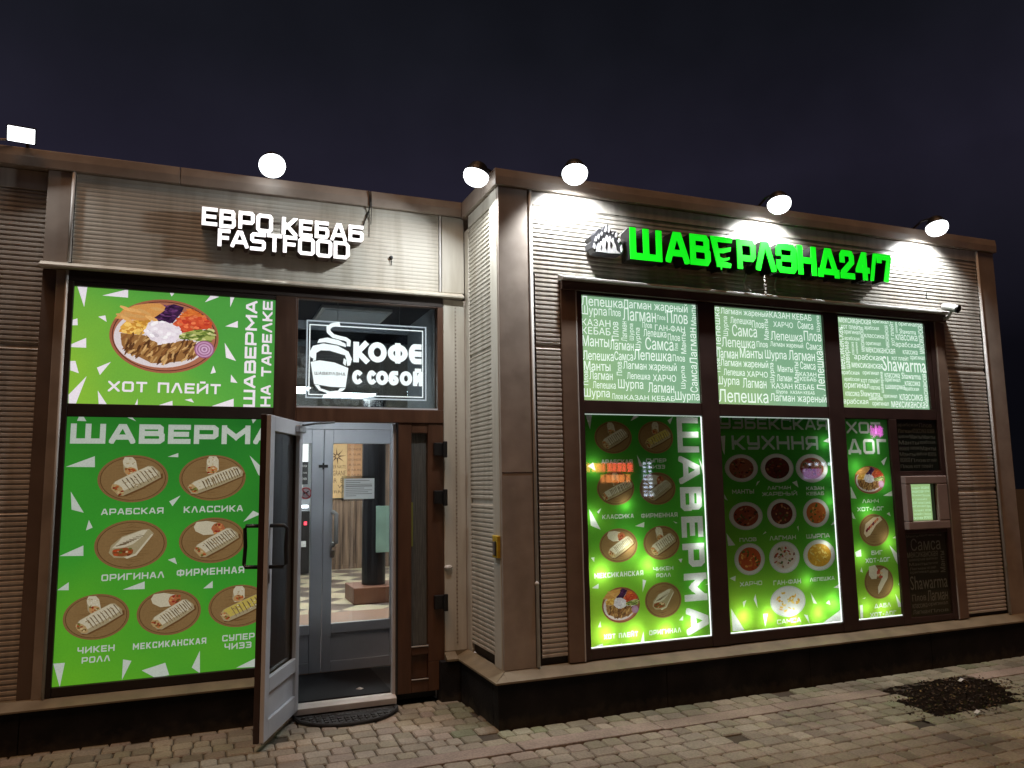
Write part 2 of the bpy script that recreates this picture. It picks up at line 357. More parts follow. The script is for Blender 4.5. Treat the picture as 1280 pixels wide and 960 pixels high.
CAPS_C = [('АРАБСКАЯ', 0.79, 1.723, 1.051, 1.753), ('СУПЕР', 1.169, 1.73, 1.345, 1.759), ('ЧИЗЗ', 1.19, 1.683, 1.332, 1.712), ('КЛАССИКА', 0.784, 1.324, 1.046, 1.355), ('ФИРМЕННАЯ', 1.109, 1.321, 1.425, 1.354), ('МЕКСИКАНСКАЯ', 0.706, 0.909, 1.109, 0.944), ('ЧИКЕН', 1.195, 0.933, 1.368, 0.961), ('РОЛЛ', 1.219, 0.885, 1.344, 0.913), ('ХОТ ПЛЕЙТ', 0.768, 0.483, 1.046, 0.516), ('ОРИГИНАЛ', 1.14, 0.479, 1.413, 0.513)]

VC0 = (1.453, 1.805, 1.647, 2.077)

VC1 = (1.452, 1.566, 1.645, 1.777)

VC2 = (1.456, 1.362, 1.65, 1.541)

VC3 = (1.456, 1.164, 1.649, 1.32)

VC4 = (1.456, 0.945, 1.652, 1.119)

VC5 = (1.457, 0.694, 1.661, 0.898)

VC6 = (1.462, 0.451, 1.662, 0.646)

PLATES_D = [(2.038, 1.681, 0.16, 0.109), (2.391, 1.679, 0.166, 0.116), (2.747, 1.675, 0.168, 0.117), (2.057, 1.308, 0.162, 0.109), (2.41, 1.317, 0.147, 0.117), (2.762, 1.312, 0.137, 0.116), (2.071, 0.975, 0.146, 0.122), (2.411, 0.973, 0.152, 0.124), (2.767, 0.972, 0.166, 0.124), (2.421, 0.631, 0.175, 0.119)]

CAPS_D = [('УЗБЕКСКАЯ', 1.851, 1.991, 2.941, 2.083), ('КУХННЯ', 1.957, 1.827, 2.829, 1.938), ('МАНТЫ', 1.937, 1.481, 2.147, 1.515), ('ЛАГМАН', 2.282, 1.507, 2.517, 1.535), ('ЖАРЕНЫЙ', 2.226, 1.458, 2.577, 1.489), ('КАЗАН', 2.675, 1.497, 2.861, 1.525), ('КЕБАБ', 2.674, 1.454, 2.857, 1.482), ('ПЛОВ', 1.984, 1.111, 2.146, 1.14), ('ЛАГМАН', 2.275, 1.109, 2.537, 1.143), ('ШУРПА', 2.646, 1.109, 2.888, 1.143), ('ХАРЧО', 1.966, 0.773, 2.177, 0.806), ('ГАН-ФАН', 2.287, 0.762, 2.561, 0.798), ('ЛЕПЕШКА', 2.654, 0.768, 2.91, 0.797), ('САМСА', 2.301, 0.463, 2.537, 0.498)]

SHARDS_D = [[(1.856, 1.931), (1.898, 1.937), (1.883, 1.785), (1.865, 1.824)], [(2.888, 1.897), (2.951, 1.929), (2.954, 1.882)], [(2.168, 1.537), (2.183, 1.571), (2.214, 1.581)], [(2.533, 1.561), (2.582, 1.576), (2.594, 1.52)], [(1.859, 1.484), (1.891, 1.431), (1.862, 1.446)], [(1.864, 1.182), (1.94, 1.088), (1.875, 1.086)], [(1.872, 0.841), (1.931, 0.857), (1.923, 0.815)], [(2.209, 1.159), (2.236, 1.182), (2.247, 1.172)], [(2.89, 0.706), (2.979, 0.74), (2.975, 0.694)], [(2.908, 1.207), (2.951, 1.241), (2.955, 1.216)], [(1.87, 0.617), (1.987, 0.446), (1.876, 0.446)], [(1.983, 0.656), (2.019, 0.668), (1.99, 0.613)], [(2.088, 0.667), (2.108, 0.709), (2.122, 0.599)], [(2.169, 0.553), (2.215, 0.55), (2.184, 0.453)], [(2.649, 0.687), (2.711, 0.59), (2.673, 0.598)], [(2.802, 0.588), (2.836, 0.611), (2.846, 0.575)], [(2.763, 0.44), (2.974, 0.536), (2.971, 0.433)], [(2.571, 0.518), (2.609, 0.51), (2.622, 0.441)], [(2.556, 1.205), (2.57, 1.214), (2.569, 1.169)], [(2.247, 0.41), (2.267, 0.437), (2.314, 0.414)]]

PLATES_E = [(3.369, 1.57, 0.171, 0.118), (3.376, 1.15, 0.167, 0.135), (3.388, 0.721, 0.162, 0.138)]

CAPS_E = [('ХОТ', 3.149, 1.966, 3.534, 2.066), ('ДОГ', 3.153, 1.79, 3.587, 1.919), ('ЛАНЧ', 3.268, 1.377, 3.45, 1.409), ('ХОТ-ДОГ', 3.206, 1.311, 3.502, 1.344), ('БИГ', 3.326, 0.945, 3.45, 0.98), ('ХОТ-ДОГ', 3.256, 0.883, 3.53, 0.919), ('ДАБЛ', 3.318, 0.51, 3.498, 0.546), ('ХОТ-ДОГ', 3.264, 0.441, 3.556, 0.477)]

SHARDS_E = [[(3.511, 1.726), (3.583, 1.766), (3.54, 1.692)], [(3.15, 1.521), (3.208, 1.416), (3.147, 1.422)], [(3.507, 1.434), (3.635, 1.484), (3.633, 1.428)], [(3.53, 1.281), (3.563, 1.294), (3.573, 1.26)], [(3.147, 1.292), (3.168, 1.25), (3.147, 1.255)], [(3.147, 1.307), (3.18, 1.248), (3.149, 1.259)], [(3.535, 1.017), (3.633, 0.929), (3.611, 0.852), (3.583, 0.902)], [(3.148, 0.977), (3.213, 0.997), (3.214, 0.94), (3.157, 0.938)], [(3.575, 1.074), (3.624, 1.096), (3.624, 1.071)], [(3.19, 0.818), (3.206, 0.85), (3.217, 0.807)], [(3.601, 0.688), (3.632, 0.73), (3.631, 0.657)], [(3.56, 0.613), (3.628, 0.503), (3.581, 0.502)], [(3.158, 0.546), (3.19, 0.549), (3.184, 0.423), (3.158, 0.42)], [(3.188, 0.596), (3.227, 0.607), (3.219, 0.594)]]

GREEN = [('Ш', 1.004, 1.281, 3.241, 3.486), ('А', 1.313, 1.528, 3.245, 3.491), ('В', 1.538, 1.725, 3.248, 3.494), ('Е', 1.731, 1.942, 3.251, 3.497), ('Р', 1.981, 2.163, 3.254, 3.5), ('Л', 2.161, 2.362, 3.257, 3.503), ('Э', 2.372, 2.58, 3.26, 3.506), ('Н', 2.595, 2.789, 3.263, 3.51), ('Д', 2.808, 3.032, 3.266, 3.513), ('2', 3.049, 3.204, 3.269, 3.516), ('4', 3.221, 3.375, 3.272, 3.519), ('/', 3.381, 3.465, 3.274, 3.52), ('7', 3.47, 3.633, 3.275, 3.522)]

WHITE = [('Е', -1.976, -1.873, 3.426, 3.557), ('В', -1.86, -1.75, 3.42, 3.554), ('Р', -1.733, -1.623, 3.427, 3.556), ('О', -1.612, -1.497, 3.414, 3.55), ('К', -1.434, -1.323, 3.416, 3.544), ('Е', -1.312, -1.217, 3.413, 3.541), ('Б', -1.199, -1.095, 3.414, 3.544), ('А', -1.084, -0.964, 3.408, 3.543), ('Б', -0.951, -0.838, 3.415, 3.542), ('F', -1.867, -1.784, 3.284, 3.41), ('A', -1.781, -1.66, 3.285, 3.409), ('S', -1.65, -1.543, 3.276, 3.407), ('T', -1.535, -1.431, 3.278, 3.41), ('F', -1.423, -1.325, 3.281, 3.408), ('O', -1.317, -1.197, 3.276, 3.406), ('O', -1.188, -1.071, 3.271, 3.405), ('D', -1.06, -0.942, 3.272, 3.404)]

EMBLEM = [(0.686, 3.386), (0.708, 3.405), (0.725, 3.412), (0.738, 3.43), (0.757, 3.455), (0.772, 3.462), (0.79, 3.447), (0.811, 3.486), (0.84, 3.501), (0.854, 3.474), (0.867, 3.45), (0.908, 3.455), (0.931, 3.434), (0.916, 3.409), (0.939, 3.386), (0.964, 3.347), (0.969, 3.3), (0.945, 3.276), (0.833, 3.273), (0.728, 3.275), (0.707, 3.301), (0.692, 3.303), (0.687, 3.34), (0.7, 3.357)]

EMB_W = [[(0.733, 3.28), (0.745, 3.339), (0.781, 3.354), (0.788, 3.382), (0.821, 3.412), (0.859, 3.408), (0.892, 3.389), (0.879, 3.36), (0.884, 3.322), (0.902, 3.301), (0.935, 3.281), (0.833, 3.277)], [(0.746, 3.385), (0.758, 3.413), (0.775, 3.426), (0.77, 3.399), (0.759, 3.371), (0.748, 3.362)], [(0.795, 3.425), (0.815, 3.465), (0.839, 3.495), (0.833, 3.46), (0.813, 3.421)], [(0.906, 3.294), (0.93, 3.319), (0.929, 3.35), (0.943, 3.359), (0.955, 3.314), (0.942, 3.283)], [(0.852, 3.446), (0.866, 3.44), (0.86, 3.432)], [(0.885, 3.415), (0.888, 3.439), (0.916, 3.438), (0.902, 3.418)], [(0.707, 3.308), (0.72, 3.344), (0.726, 3.322), (0.721, 3.294)]]

CLOUD_A = [('Лепешка', 0.661, 2.897, 1.011, 2.984, 0), ('Лагман жареный', 1.018, 2.886, 1.598, 3.0, 0), ('Шурпа', 0.662, 2.811, 0.873, 2.897, 0), ('Плов', 0.891, 2.832, 0.994, 2.888, 0), ('Лагман', 1.012, 2.805, 1.304, 2.905, 0), ('Плов', 1.316, 2.83, 1.39, 2.867, 0), ('Плов', 1.405, 2.809, 1.595, 2.905, 0), ('КАЗАН', 0.66, 2.745, 0.902, 2.798, 0), ('КЕБАБ', 0.661, 2.682, 0.9, 2.736, 0), ('Плов', 0.91, 2.647, 0.97, 2.789, 1), ('Лагман', 0.993, 2.644, 1.043, 2.796, 1), ('Шурпа', 1.062, 2.655, 1.109, 2.784, 1), ('Шурпа', 1.114, 2.583, 1.166, 2.755, 1), ('Плов', 1.182, 2.758, 1.266, 2.802, 0), ('ГАН-ФАН', 1.292, 2.743, 1.565, 2.792, 0), ('Лепешка', 1.188, 2.691, 1.392, 2.75, 0), ('Плов', 1.406, 2.671, 1.517, 2.725, 0), ('Манты', 1.522, 2.574, 1.57, 2.746, 1), ('Манты', 0.662, 2.589, 0.886, 2.672, 0), ('Лагман', 0.893, 2.573, 1.096, 2.648, 0), ('Самса', 1.201, 2.59, 1.452, 2.686, 0), ('Плов', 1.463, 2.595, 1.494, 2.653, 1), ('Лепешка', 0.662, 2.486, 0.92, 2.557, 0), ('Самса', 0.928, 2.496, 1.087, 2.563, 0), ('Лепешка', 1.095, 2.505, 1.429, 2.587, 0), ('Плов', 1.443, 2.51, 1.555, 2.562, 0), ('Манты', 0.67, 2.409, 0.89, 2.478, 0), ('Плов', 0.943, 2.382, 0.989, 2.485, 1), ('Лагман жареный', 1.0, 2.417, 1.474, 2.494, 0), ('Плов', 0.662, 2.3, 0.702, 2.407, 1), ('Лагман', 0.712, 2.342, 0.906, 2.407, 0), ('Лепешка', 1.03, 2.357, 1.231, 2.407, 0), ('ХАРЧО', 1.256, 2.348, 1.464, 2.4, 0), ('Лепешка', 0.738, 2.277, 0.93, 2.33, 0), ('Шурпа', 0.952, 2.265, 1.168, 2.353, 0), ('Лагман', 1.211, 2.26, 1.443, 2.337, 0), ('Шурпа', 1.508, 2.298, 1.558, 2.475, 1), ('Шурпа', 0.664, 2.196, 0.877, 2.275, 0), ('Плов', 0.9, 2.201, 0.988, 2.243, 0), ('КАЗАН КЕБАБ', 1.002, 2.198, 1.445, 2.236, 0), ('Шурпа', 1.451, 2.189, 1.673, 2.275, 0), ('Манты', 1.627, 2.804, 1.682, 2.976, 1), ('Лагман', 1.598, 2.493, 1.668, 2.785, 1), ('Самса', 1.592, 2.272, 1.662, 2.486, 1)]

CLOUD_B = [('Лепешка', 1.839, 2.626, 1.903, 2.979, 1), ('Лагман жареный', 1.916, 2.906, 2.391, 2.989, 0), ('КАЗАН КЕБАБ', 2.404, 2.917, 2.847, 2.977, 0), ('Шурпа', 1.932, 2.737, 1.987, 2.899, 1), ('Лепешка', 2.006, 2.845, 2.213, 2.899, 0), ('Плов', 2.22, 2.822, 2.339, 2.882, 0), ('Манты', 2.336, 2.729, 2.384, 2.901, 1), ('ХАРЧО', 2.438, 2.842, 2.643, 2.889, 0), ('Самса', 2.693, 2.842, 2.859, 2.907, 0), ('Шурпа', 2.896, 2.83, 2.939, 2.967, 1), ('Самса', 2.019, 2.741, 2.264, 2.838, 0), ('Лепешка', 2.404, 2.73, 2.735, 2.805, 0), ('Плов', 2.753, 2.743, 2.94, 2.828, 0), ('Лепешка', 1.91, 2.648, 2.238, 2.728, 0), ('Плов', 2.256, 2.663, 2.368, 2.712, 0), ('Лагман жареный', 2.395, 2.666, 2.738, 2.719, 0), ('Самса', 2.771, 2.668, 2.935, 2.728, 0), ('Лагман', 1.849, 2.555, 2.061, 2.633, 0), ('Манты', 2.084, 2.566, 2.31, 2.648, 0), ('Шурпа', 2.335, 2.553, 2.554, 2.644, 0), ('Лагман', 2.579, 2.57, 2.856, 2.654, 0), ('Лепешка', 2.858, 2.324, 2.946, 2.659, 1), ('Плов', 1.845, 2.443, 1.885, 2.551, 1), ('Лагман жареный', 1.888, 2.477, 2.36, 2.553, 0), ('Шурпа', 2.37, 2.377, 2.426, 2.537, 1), ('Манты', 2.456, 2.466, 2.614, 2.521, 0), ('Манты', 2.621, 2.385, 2.674, 2.557, 1), ('Самса', 2.693, 2.498, 2.855, 2.563, 0), ('КАЗАН', 2.681, 2.439, 2.859, 2.474, 0), ('КЕБАБ', 2.684, 2.399, 2.856, 2.432, 0), ('Лепешка', 1.915, 2.418, 2.12, 2.471, 0), ('ХАРЧО', 2.142, 2.413, 2.35, 2.461, 0), ('Лагман', 2.443, 2.388, 2.598, 2.445, 0), ('Шурпа', 1.846, 2.325, 2.061, 2.409, 0), ('Лагман', 2.095, 2.323, 2.331, 2.402, 0), ('КАЗАН КЕБАБ', 2.386, 2.326, 2.828, 2.371, 0), ('Шурпа', 2.426, 2.279, 2.541, 2.317, 0), ('КАЗАН КЕБАБ', 2.574, 2.287, 2.83, 2.314, 0), ('Лепешка', 1.853, 2.202, 2.341, 2.306, 0), ('Лагман жареный', 2.363, 2.205, 2.951, 2.288, 0)]

CLOUD_C = [('мексиканская', 3.148, 2.925, 3.514, 2.977, 0), ('оригинал', 3.534, 2.935, 3.723, 2.977, 0), ('хот плейт', 3.167, 2.871, 3.385, 2.918, 0), ('арабская', 3.436, 2.872, 3.605, 2.917, 0), ('оригинал', 3.197, 2.82, 3.379, 2.859, 0), ('арабская', 3.198, 2.766, 3.367, 2.808, 0), ('мексиканская', 3.382, 2.68, 3.422, 2.898, 1), ('классика', 3.427, 2.808, 3.66, 2.841, 0), ('мексиканская', 3.674, 2.732, 3.715, 2.93, 1), ('хот плейт', 3.731, 2.749, 3.781, 2.972, 1), ('шаверма', 3.804, 2.87, 3.834, 2.985, 1), ('оригинал', 3.846, 2.931, 4.071, 2.98, 0), ('Shawarma', 3.85, 2.867, 4.051, 2.912, 0), ('классика', 3.798, 2.806, 4.061, 2.858, 0), ('арабская', 3.788, 2.733, 4.075, 2.792, 0), ('мексиканская', 4.078, 2.695, 4.147, 2.971, 1), ('оригинал', 3.438, 2.733, 3.613, 2.77, 0), ('мексиканская', 3.433, 2.676, 3.777, 2.723, 0), ('классика', 3.87, 2.681, 4.049, 2.719, 0), ('мексиканская', 3.126, 2.518, 3.188, 2.879, 1), ('шаверма', 3.197, 2.526, 3.256, 2.759, 1), ('классика', 3.273, 2.647, 3.299, 2.757, 1), ('шаверма', 3.321, 2.659, 3.347, 2.76, 1), ('арабская', 3.295, 2.595, 3.615, 2.66, 0), ('хот плейт', 3.726, 2.621, 3.934, 2.664, 0), ('оригинал', 3.953, 2.626, 4.133, 2.669, 0), ('Shawarma', 3.615, 2.52, 4.146, 2.652, 0), ('мексиканская', 3.259, 2.535, 3.614, 2.579, 0), ('арабская', 3.136, 2.463, 3.338, 2.509, 0), ('оригинал', 3.377, 2.47, 3.564, 2.507, 0), ('классика', 3.63, 2.461, 3.81, 2.502, 0), ('Shawarma', 3.832, 2.456, 4.063, 2.513, 0), ('шаверма', 3.581, 2.324, 3.617, 2.509, 1), ('арабская', 3.163, 2.409, 3.333, 2.45, 0), ('хот плейт', 3.347, 2.407, 3.568, 2.451, 0), ('оригинал', 3.629, 2.416, 3.811, 2.455, 0), ('шаверма', 3.631, 2.347, 3.86, 2.398, 0), ('классика', 3.864, 2.396, 4.049, 2.438, 0), ('арабская', 3.859, 2.344, 4.03, 2.388, 0), ('оригинал', 3.16, 2.343, 3.441, 2.398, 0), ('классика', 3.455, 2.35, 3.563, 2.38, 0), ('мексиканская', 4.087, 2.259, 4.135, 2.51, 1), ('классика', 3.166, 2.285, 3.321, 2.324, 0), ('Shawarma', 3.336, 2.287, 3.561, 2.339, 0), ('оригинал', 3.598, 2.272, 3.758, 2.309, 0), ('классика', 3.789, 2.264, 4.064, 2.32, 0), ('арабская', 3.139, 2.207, 3.416, 2.266, 0), ('шаверма', 3.43, 2.246, 3.584, 2.286, 0), ('оригинал', 3.462, 2.2, 3.652, 2.241, 0), ('мексиканская', 3.685, 2.198, 4.124, 2.254, 0)]

KOFE_OUT = [(-1.218, 2.836), (-0.284, 2.844), (-0.286, 2.259), (-1.212, 2.248)]

KOFE_IN = [(-1.197, 2.81), (-0.311, 2.812), (-0.311, 2.283), (-1.194, 2.272)]

CUP = [[(-1.136, 2.67), (-1.124, 2.7), (-1.061, 2.715), (-0.976, 2.699), (-0.925, 2.675), (-0.92, 2.647), (-0.984, 2.663), (-1.078, 2.678)], [(-1.195, 2.594), (-1.169, 2.645), (-1.094, 2.668), (-0.984, 2.656), (-0.907, 2.617), (-0.932, 2.585), (-1.043, 2.614), (-1.11, 2.614), (-1.151, 2.587), (-1.167, 2.548), (-1.186, 2.56)], [(-0.932, 2.598), (-0.903, 2.617), (-0.874, 2.557), (-0.887, 2.508), (-0.91, 2.503), (-0.915, 2.546)], [(-1.16, 2.587), (-1.142, 2.597), (-1.145, 2.536), (-1.167, 2.529)], [(-0.936, 2.563), (-0.915, 2.546), (-0.923, 2.502), (-0.942, 2.521)], [(-1.184, 2.522), (-1.117, 2.537), (-1.008, 2.525), (-0.901, 2.486), (-0.921, 2.336), (-1.039, 2.338), (-1.156, 2.356)], [(-1.152, 2.351), (-1.119, 2.347), (-1.101, 2.315), (-1.118, 2.306)], [(-1.118, 2.308), (-1.102, 2.322), (-1.039, 2.303), (-0.967, 2.312), (-0.971, 2.293), (-1.047, 2.285)], [(-0.963, 2.329), (-0.921, 2.331), (-0.942, 2.309), (-0.971, 2.295), (-0.976, 2.312)]]

STEAM = [(-0.985, 2.823), (-1.029, 2.813), (-1.056, 2.791), (-1.053, 2.759), (-1.019, 2.729), (-0.968, 2.717), (-0.925, 2.71), (-0.901, 2.694), (-0.902, 2.67)]

KOFE_T = [('К', -0.865, 2.534, -0.744, 2.694), ('О', -0.751, 2.539, -0.605, 2.699), ('Ф', -0.597, 2.537, -0.437, 2.699), ('Е', -0.43, 2.538, -0.325, 2.699), ('С', -0.873, 2.362, -0.794, 2.473), ('С', -0.76, 2.363, -0.688, 2.474), ('О', -0.69, 2.362, -0.593, 2.474), ('Б', -0.591, 2.362, -0.512, 2.476), ('О', -0.504, 2.362, -0.404, 2.477), ('Й', -0.398, 2.362, -0.317, 2.478)]

SLEEVE_T = ('ШАВЕРЛЭНД', -1.153, 2.426, -0.924, 2.449)

EMB_W = [[(0.733, 3.28), (0.741, 3.319), (0.753, 3.347), (0.761, 3.331), (0.774, 3.361), (0.784, 3.349), (0.797, 3.39), (0.81, 3.375), (0.825, 3.415), (0.837, 3.395), (0.853, 3.41), (0.862, 3.383), (0.878, 3.399), (0.886, 3.365), (0.897, 3.345), (0.905, 3.305), (0.935, 3.283), (0.833, 3.277)], [(0.707, 3.308), (0.715, 3.343), (0.726, 3.328), (0.722, 3.295)], [(0.723, 3.36), (0.733, 3.395), (0.741, 3.384), (0.737, 3.357)], [(0.746, 3.385), (0.758, 3.415), (0.767, 3.409), (0.758, 3.372)], [(0.774, 3.417), (0.782, 3.438), (0.79, 3.428), (0.784, 3.404)], [(0.805, 3.441), (0.824, 3.487), (0.828, 3.465), (0.817, 3.435)], [(0.838, 3.45), (0.844, 3.484), (0.852, 3.459), (0.844, 3.435)], [(0.864, 3.432), (0.883, 3.444), (0.878, 3.426)], [(0.893, 3.412), (0.907, 3.442), (0.917, 3.431), (0.904, 3.402)], [(0.918, 3.38), (0.93, 3.404), (0.936, 3.382), (0.925, 3.365)], [(0.937, 3.328), (0.948, 3.351), (0.957, 3.314), (0.944, 3.294)]]

EMB_D = [[(0.816, 3.369), (0.826, 3.359), (0.817, 3.296), (0.808, 3.311)], [(0.853, 3.369), (0.866, 3.353), (0.853, 3.318), (0.847, 3.334)], [(0.773, 3.333), (0.779, 3.323), (0.767, 3.295)]]

D = 0.775      # depth of the recessed left facade

# ------------------------------------------------------------------ square stroke lettering
def ring(x0, y0, x1, y1, c):
    return [(x0 + c, y0), (x1 - c, y0), (x1, y0 + c), (x1, y1 - c), (x1 - c, y1), (x0 + c, y1), (x0, y1 - c), (x0, y0 + c), 'close']
G = {
 'А': (1.0, [[(0, 0), (.40, 1), (.60, 1), (1, 0)], [(.15, .28), (.85, .28)]]),
 'Б': (.95, [[(.95, 1), (0, 1), (0, 0), (.88, 0), (1, .12), (1, .46), (.88, .58), (0, .58)]]),
 'В': (1.0, [[(0, 0), (0, 1), (.85, 1), (.94, .90), (.94, .62), (.88, .54), (1, .42), (1, .12), (.88, 0), 'close'], [(0, .54), (.88, .54)]]),
 'Г': (.85, [[(0, 0), (0, 1), (1, 1)]]),
 'Д': (1.1, [[(.10, .16), (.42, 1), (.58, 1), (.90, .16)], [(0, .10), (1, .10)], [(0, -.02), (0, .10)], [(1, -.02), (1, .10)]]),
 'Е': (.9, [[(1, 1), (0, 1), (0, 0), (1, 0)], [(0, .5), (.9, .5)]]),
 'Ж': (1.3, [[(.5, 0), (.5, 1)], [(-.1, -.1), (.42, .5), (-.1, 1.1)], [(1.1, -.1), (.58, .5), (1.1, 1.1)]]),
 'З': (.95, [[(0, 1), (.88, 1), (1, .9), (1, .62), (.9, .52), (.25, .52)], [(.9, .52), (1, .42), (1, .12), (.88, 0), (0, 0)]]),
 'И': (1.05, [[(0, 0), (0, 1)], [(1, 0), (1, 1)], [(0, .08), (1, .92)]]),
 'Й': (1.05, [[(0, 0), (0, 1)], [(1, 0), (1, 1)], [(0, .08), (1, .92)], [(.32, 1.27), (.68, 1.27)]]),
 'К': (1.0, [[(0, 0), (0, 1)], [(0, .5), (.30, .5)], [(.22, .42), (1.0, 1.12)], [(.22, .58), (1.0, -.12)]]),
 'Л': (1.0, [[(0, 0), (.40, 1), (.60, 1), (1, 0)]]),
 'М': (1.2, [[(0, 0), (0, 1)], [(1, 0), (1, 1)], [(-.03, 1), (.5, .32)], [(.5, .32), (1.03, 1)]]),
 'Н': (1.0, [[(0, 0), (0, 1)], [(1, 0), (1, 1)], [(0, .5), (1, .5)]]),
 'О': (1.0, [ring(0, 0, 1, 1, .12)]),
 'П': (1.0, [[(0, 0), (0, 1), (1, 1), (1, 0)]]),
 'Р': (1.0, [[(0, 0), (0, 1), (.88, 1), (1, .88), (1, .46), (.88, .34), (0, .34)]]),
 'С': (.95, [[(1, 1), (.12, 1), (0, .88), (0, .12), (.12, 0), (1, 0)], [(1, .86), (1, 1)], [(1, 0), (1, .14)]]),
 'Т': (.95, [[(0, 1), (1, 1)], [(.5, 0), (.5, 1)]]),
 'У': (.95, [[(0, 1), (0, .52), (.10, .40), (1, .40)], [(1, 1), (1, .12), (.88, 0), (.05, 0)]]),
 'Ф': (1.25, [ring(0, .16, 1, .88, .10), [(.5, 0), (.5, 1)]]),
 'Х': (1.0, [[(-.08, -.1), (1.08, 1.1)], [(-.08, 1.1), (1.08, -.1)]]),
 'Ч': (.95, [[(0, 1), (0, .54), (.10, .42), (1, .42)], [(1, 0), (1, 1)]]),
 'Ш': (1.3, [[(0, 1), (0, 0), (1, 0), (1, 1)], [(.5, 0), (.5, 1)]]),
 'Ы': (1.25, [[(0, 1), (0, 0), (.52, 0), (.62, .1), (.62, .42), (.52, .52), (0, .52)], [(1, 0), (1, 1)]]),
 'Ь': (.95, [[(0, 1), (0, 0), (.9, 0), (1, .1), (1, .42), (.9, .52), (0, .52)]]),
 'Э': (.95, [[(0, .72), (0, .88), (.12, 1), (.88, 1), (1, .88), (1, .12), (.88, 0), (.12, 0), (0, .12), (0, .28)], [(.35, .5), (1, .5)]]),
 'Я': (1.0, [[(1, 0), (1, 1), (.12, 1), (0, .88), (0, .50), (.12, .38), (1, .38)], [(.45, .38), (-.05, -.1)]]),
 '-': (.55, [[(.1, .45), (.9, .45)]]),
 'F': (.85, [[(0, 0), (0, 1), (1, 1)], [(0, .5), (.85, .5)]]),
 'S': (.95, [[(1, 1), (.12, 1), (0, .9), (0, .62), (.12, .52), (.88, .52), (1, .42), (1, .12), (.88, 0), (0, 0)]]),
 'D': (1.0, [[(0, 0), (0, 1), (.82, 1), (1, .82), (1, .18), (.82, 0), 'close']]),
 '2': (.85, [[(0, .70), (0, .9), (.12, 1), (.88, 1), (1, .88), (1, .62), (.06, .16), (0, 0)], [(0, 0), (1, 0)]]),
 '4': (.9, [[(.70, 1.05), (.02, .32), (1, .32)], [(.74, 0), (.74, 1)]]),
 '/': (.5, [[(0, -.05), (1, 1.05)]]),
 '7': (.85, [[(0, 1), (1, 1), (1, .86), (.62, 0)], [(0, .84), (0, 1)]]),
 'W': (1.4, [[(0, 1), (.25, 0)], [(.25, 0), (.5, .9)], [(.5, .9), (.75, 0)], [(.75, 0), (1, 1)]]),
 'L': (.85, [[(0, 1), (0, 0), (1, 0)]]),
}
G['O'] = G['О']; G['T'] = G['Т']; G['A'] = G['А']; G['E'] = G['Е']; G['C'] = G['С']; G['M'] = G['М']

def clip_poly(P, a, b, keep):
    """Sutherland-Hodgman against one axis limit: axis a (0/1), bound b, keep +1 for >= b, -1 for <= b"""
    out = []
    for i in range(len(P)):
        p, q = P[i], P[(i + 1) % len(P)]
        ip, iq = keep * (p[a] - b) >= 0, keep * (q[a] - b) >= 0
        if ip: out.append(p)
        if ip != iq:
            t = (b - p[a]) / (q[a] - p[a])
            out.append((p[0] + (q[0] - p[0]) * t, p[1] + (q[1] - p[1]) * t))
    return out

def hull(P):
    P = sorted(set(P))
    def half(L):
        o = []
        for p in L:
            while len(o) > 1 and (o[-1][0] - o[-2][0]) * (p[1] - o[-2][1]) - (o[-1][1] - o[-2][1]) * (p[0] - o[-2][0]) <= 1e-12: o.pop()
            o.append(p)
        return o
    a, b = half(P), half(P[::-1])
    return a[:-1] + b[:-1]

def stroke_quads(path, t, cap=True):
    closed = path[-1] == 'close'
    pts = [Vector(p) for p in path if p != 'close']
    n = len(pts)
    if not closed and cap:
        pts[0] = pts[0] + (pts[0] - pts[1]).normalized() * t / 2
        pts[-1] = pts[-1] + (pts[-1] - pts[-2]).normalized() * t / 2
    Ls, Rs = [], []
    for i in range(n):
        a = pts[i - 1] if (closed or i > 0) else None
        b = pts[(i + 1) % n] if (closed or i < n - 1) else None
        d1 = (pts[i] - a).normalized() if a is not None else None
        d2 = (b - pts[i]).normalized() if b is not None else None
        if d1 is None: d1 = d2
        if d2 is None: d2 = d1
        n1 = Vector((-d1.y, d1.x)); n2 = Vector((-d2.y, d2.x))
        m = (n1 + n2)
        m = m.normalized() if m.length > 1e-6 else n1
        k = min(1.9, 1 / max(0.2, m.dot(n1)))
        Ls.append(pts[i] + m * t / 2 * k); Rs.append(pts[i] - m * t / 2 * k)
    Q = []
    for i in range(n if closed else n - 1):
        j = (i + 1) % n
        Q.append(hull([tuple(Ls[i]), tuple(Rs[i]), tuple(Rs[j]), tuple(Ls[j])]))
    return Q

def glyph(ch, x0, z0, x1, z1, t, top=1.45):
    """convex pieces of one letter filling the box"""
    w, paths = G[ch]
    W, H = x1 - x0, z1 - z0
    t = min(t, W * 0.42) if ch != '-' else t
    out = []
    for p in paths:
        q = [c if c == 'close' else (x0 + t / 2 + c[0] * (W - t), z0 + t / 2 + c[1] * (H - t)) for c in p]
        for quad in stroke_quads(q, t):
            pc = clip_poly(quad, 0, x0, 1)
            if len(pc) > 2: pc = clip_poly(pc, 0, x1, -1)
            if len(pc) > 2: pc = clip_poly(pc, 1, z0 - (0.16 * H if ch == 'Д' else 0), 1)
            if len(pc) > 2: pc = clip_poly(pc, 1, z0 + H * (top if ch == 'Й' else 1), -1)
            if len(pc) > 2: out.append(pc)
    return out

def text_box(text, x0, z0, x1, z1, th=0.19, gap=0.20):
    """word fitted to a box; returns convex polygons"""
    H = z1 - z0
    g = gap * H; sp = 0.55
    units = sum(G[c][0] if c != ' ' else sp for c in text)
    u = (x1 - x0 - g * (len(text) - 1)) / units
    x = x0; out = []
    for c in text:
        w = (G[c][0] if c != ' ' else sp) * u
        if c != ' ': out += glyph(c, x, z0, x + w, z1, th * H)
        x += w + g
    return out

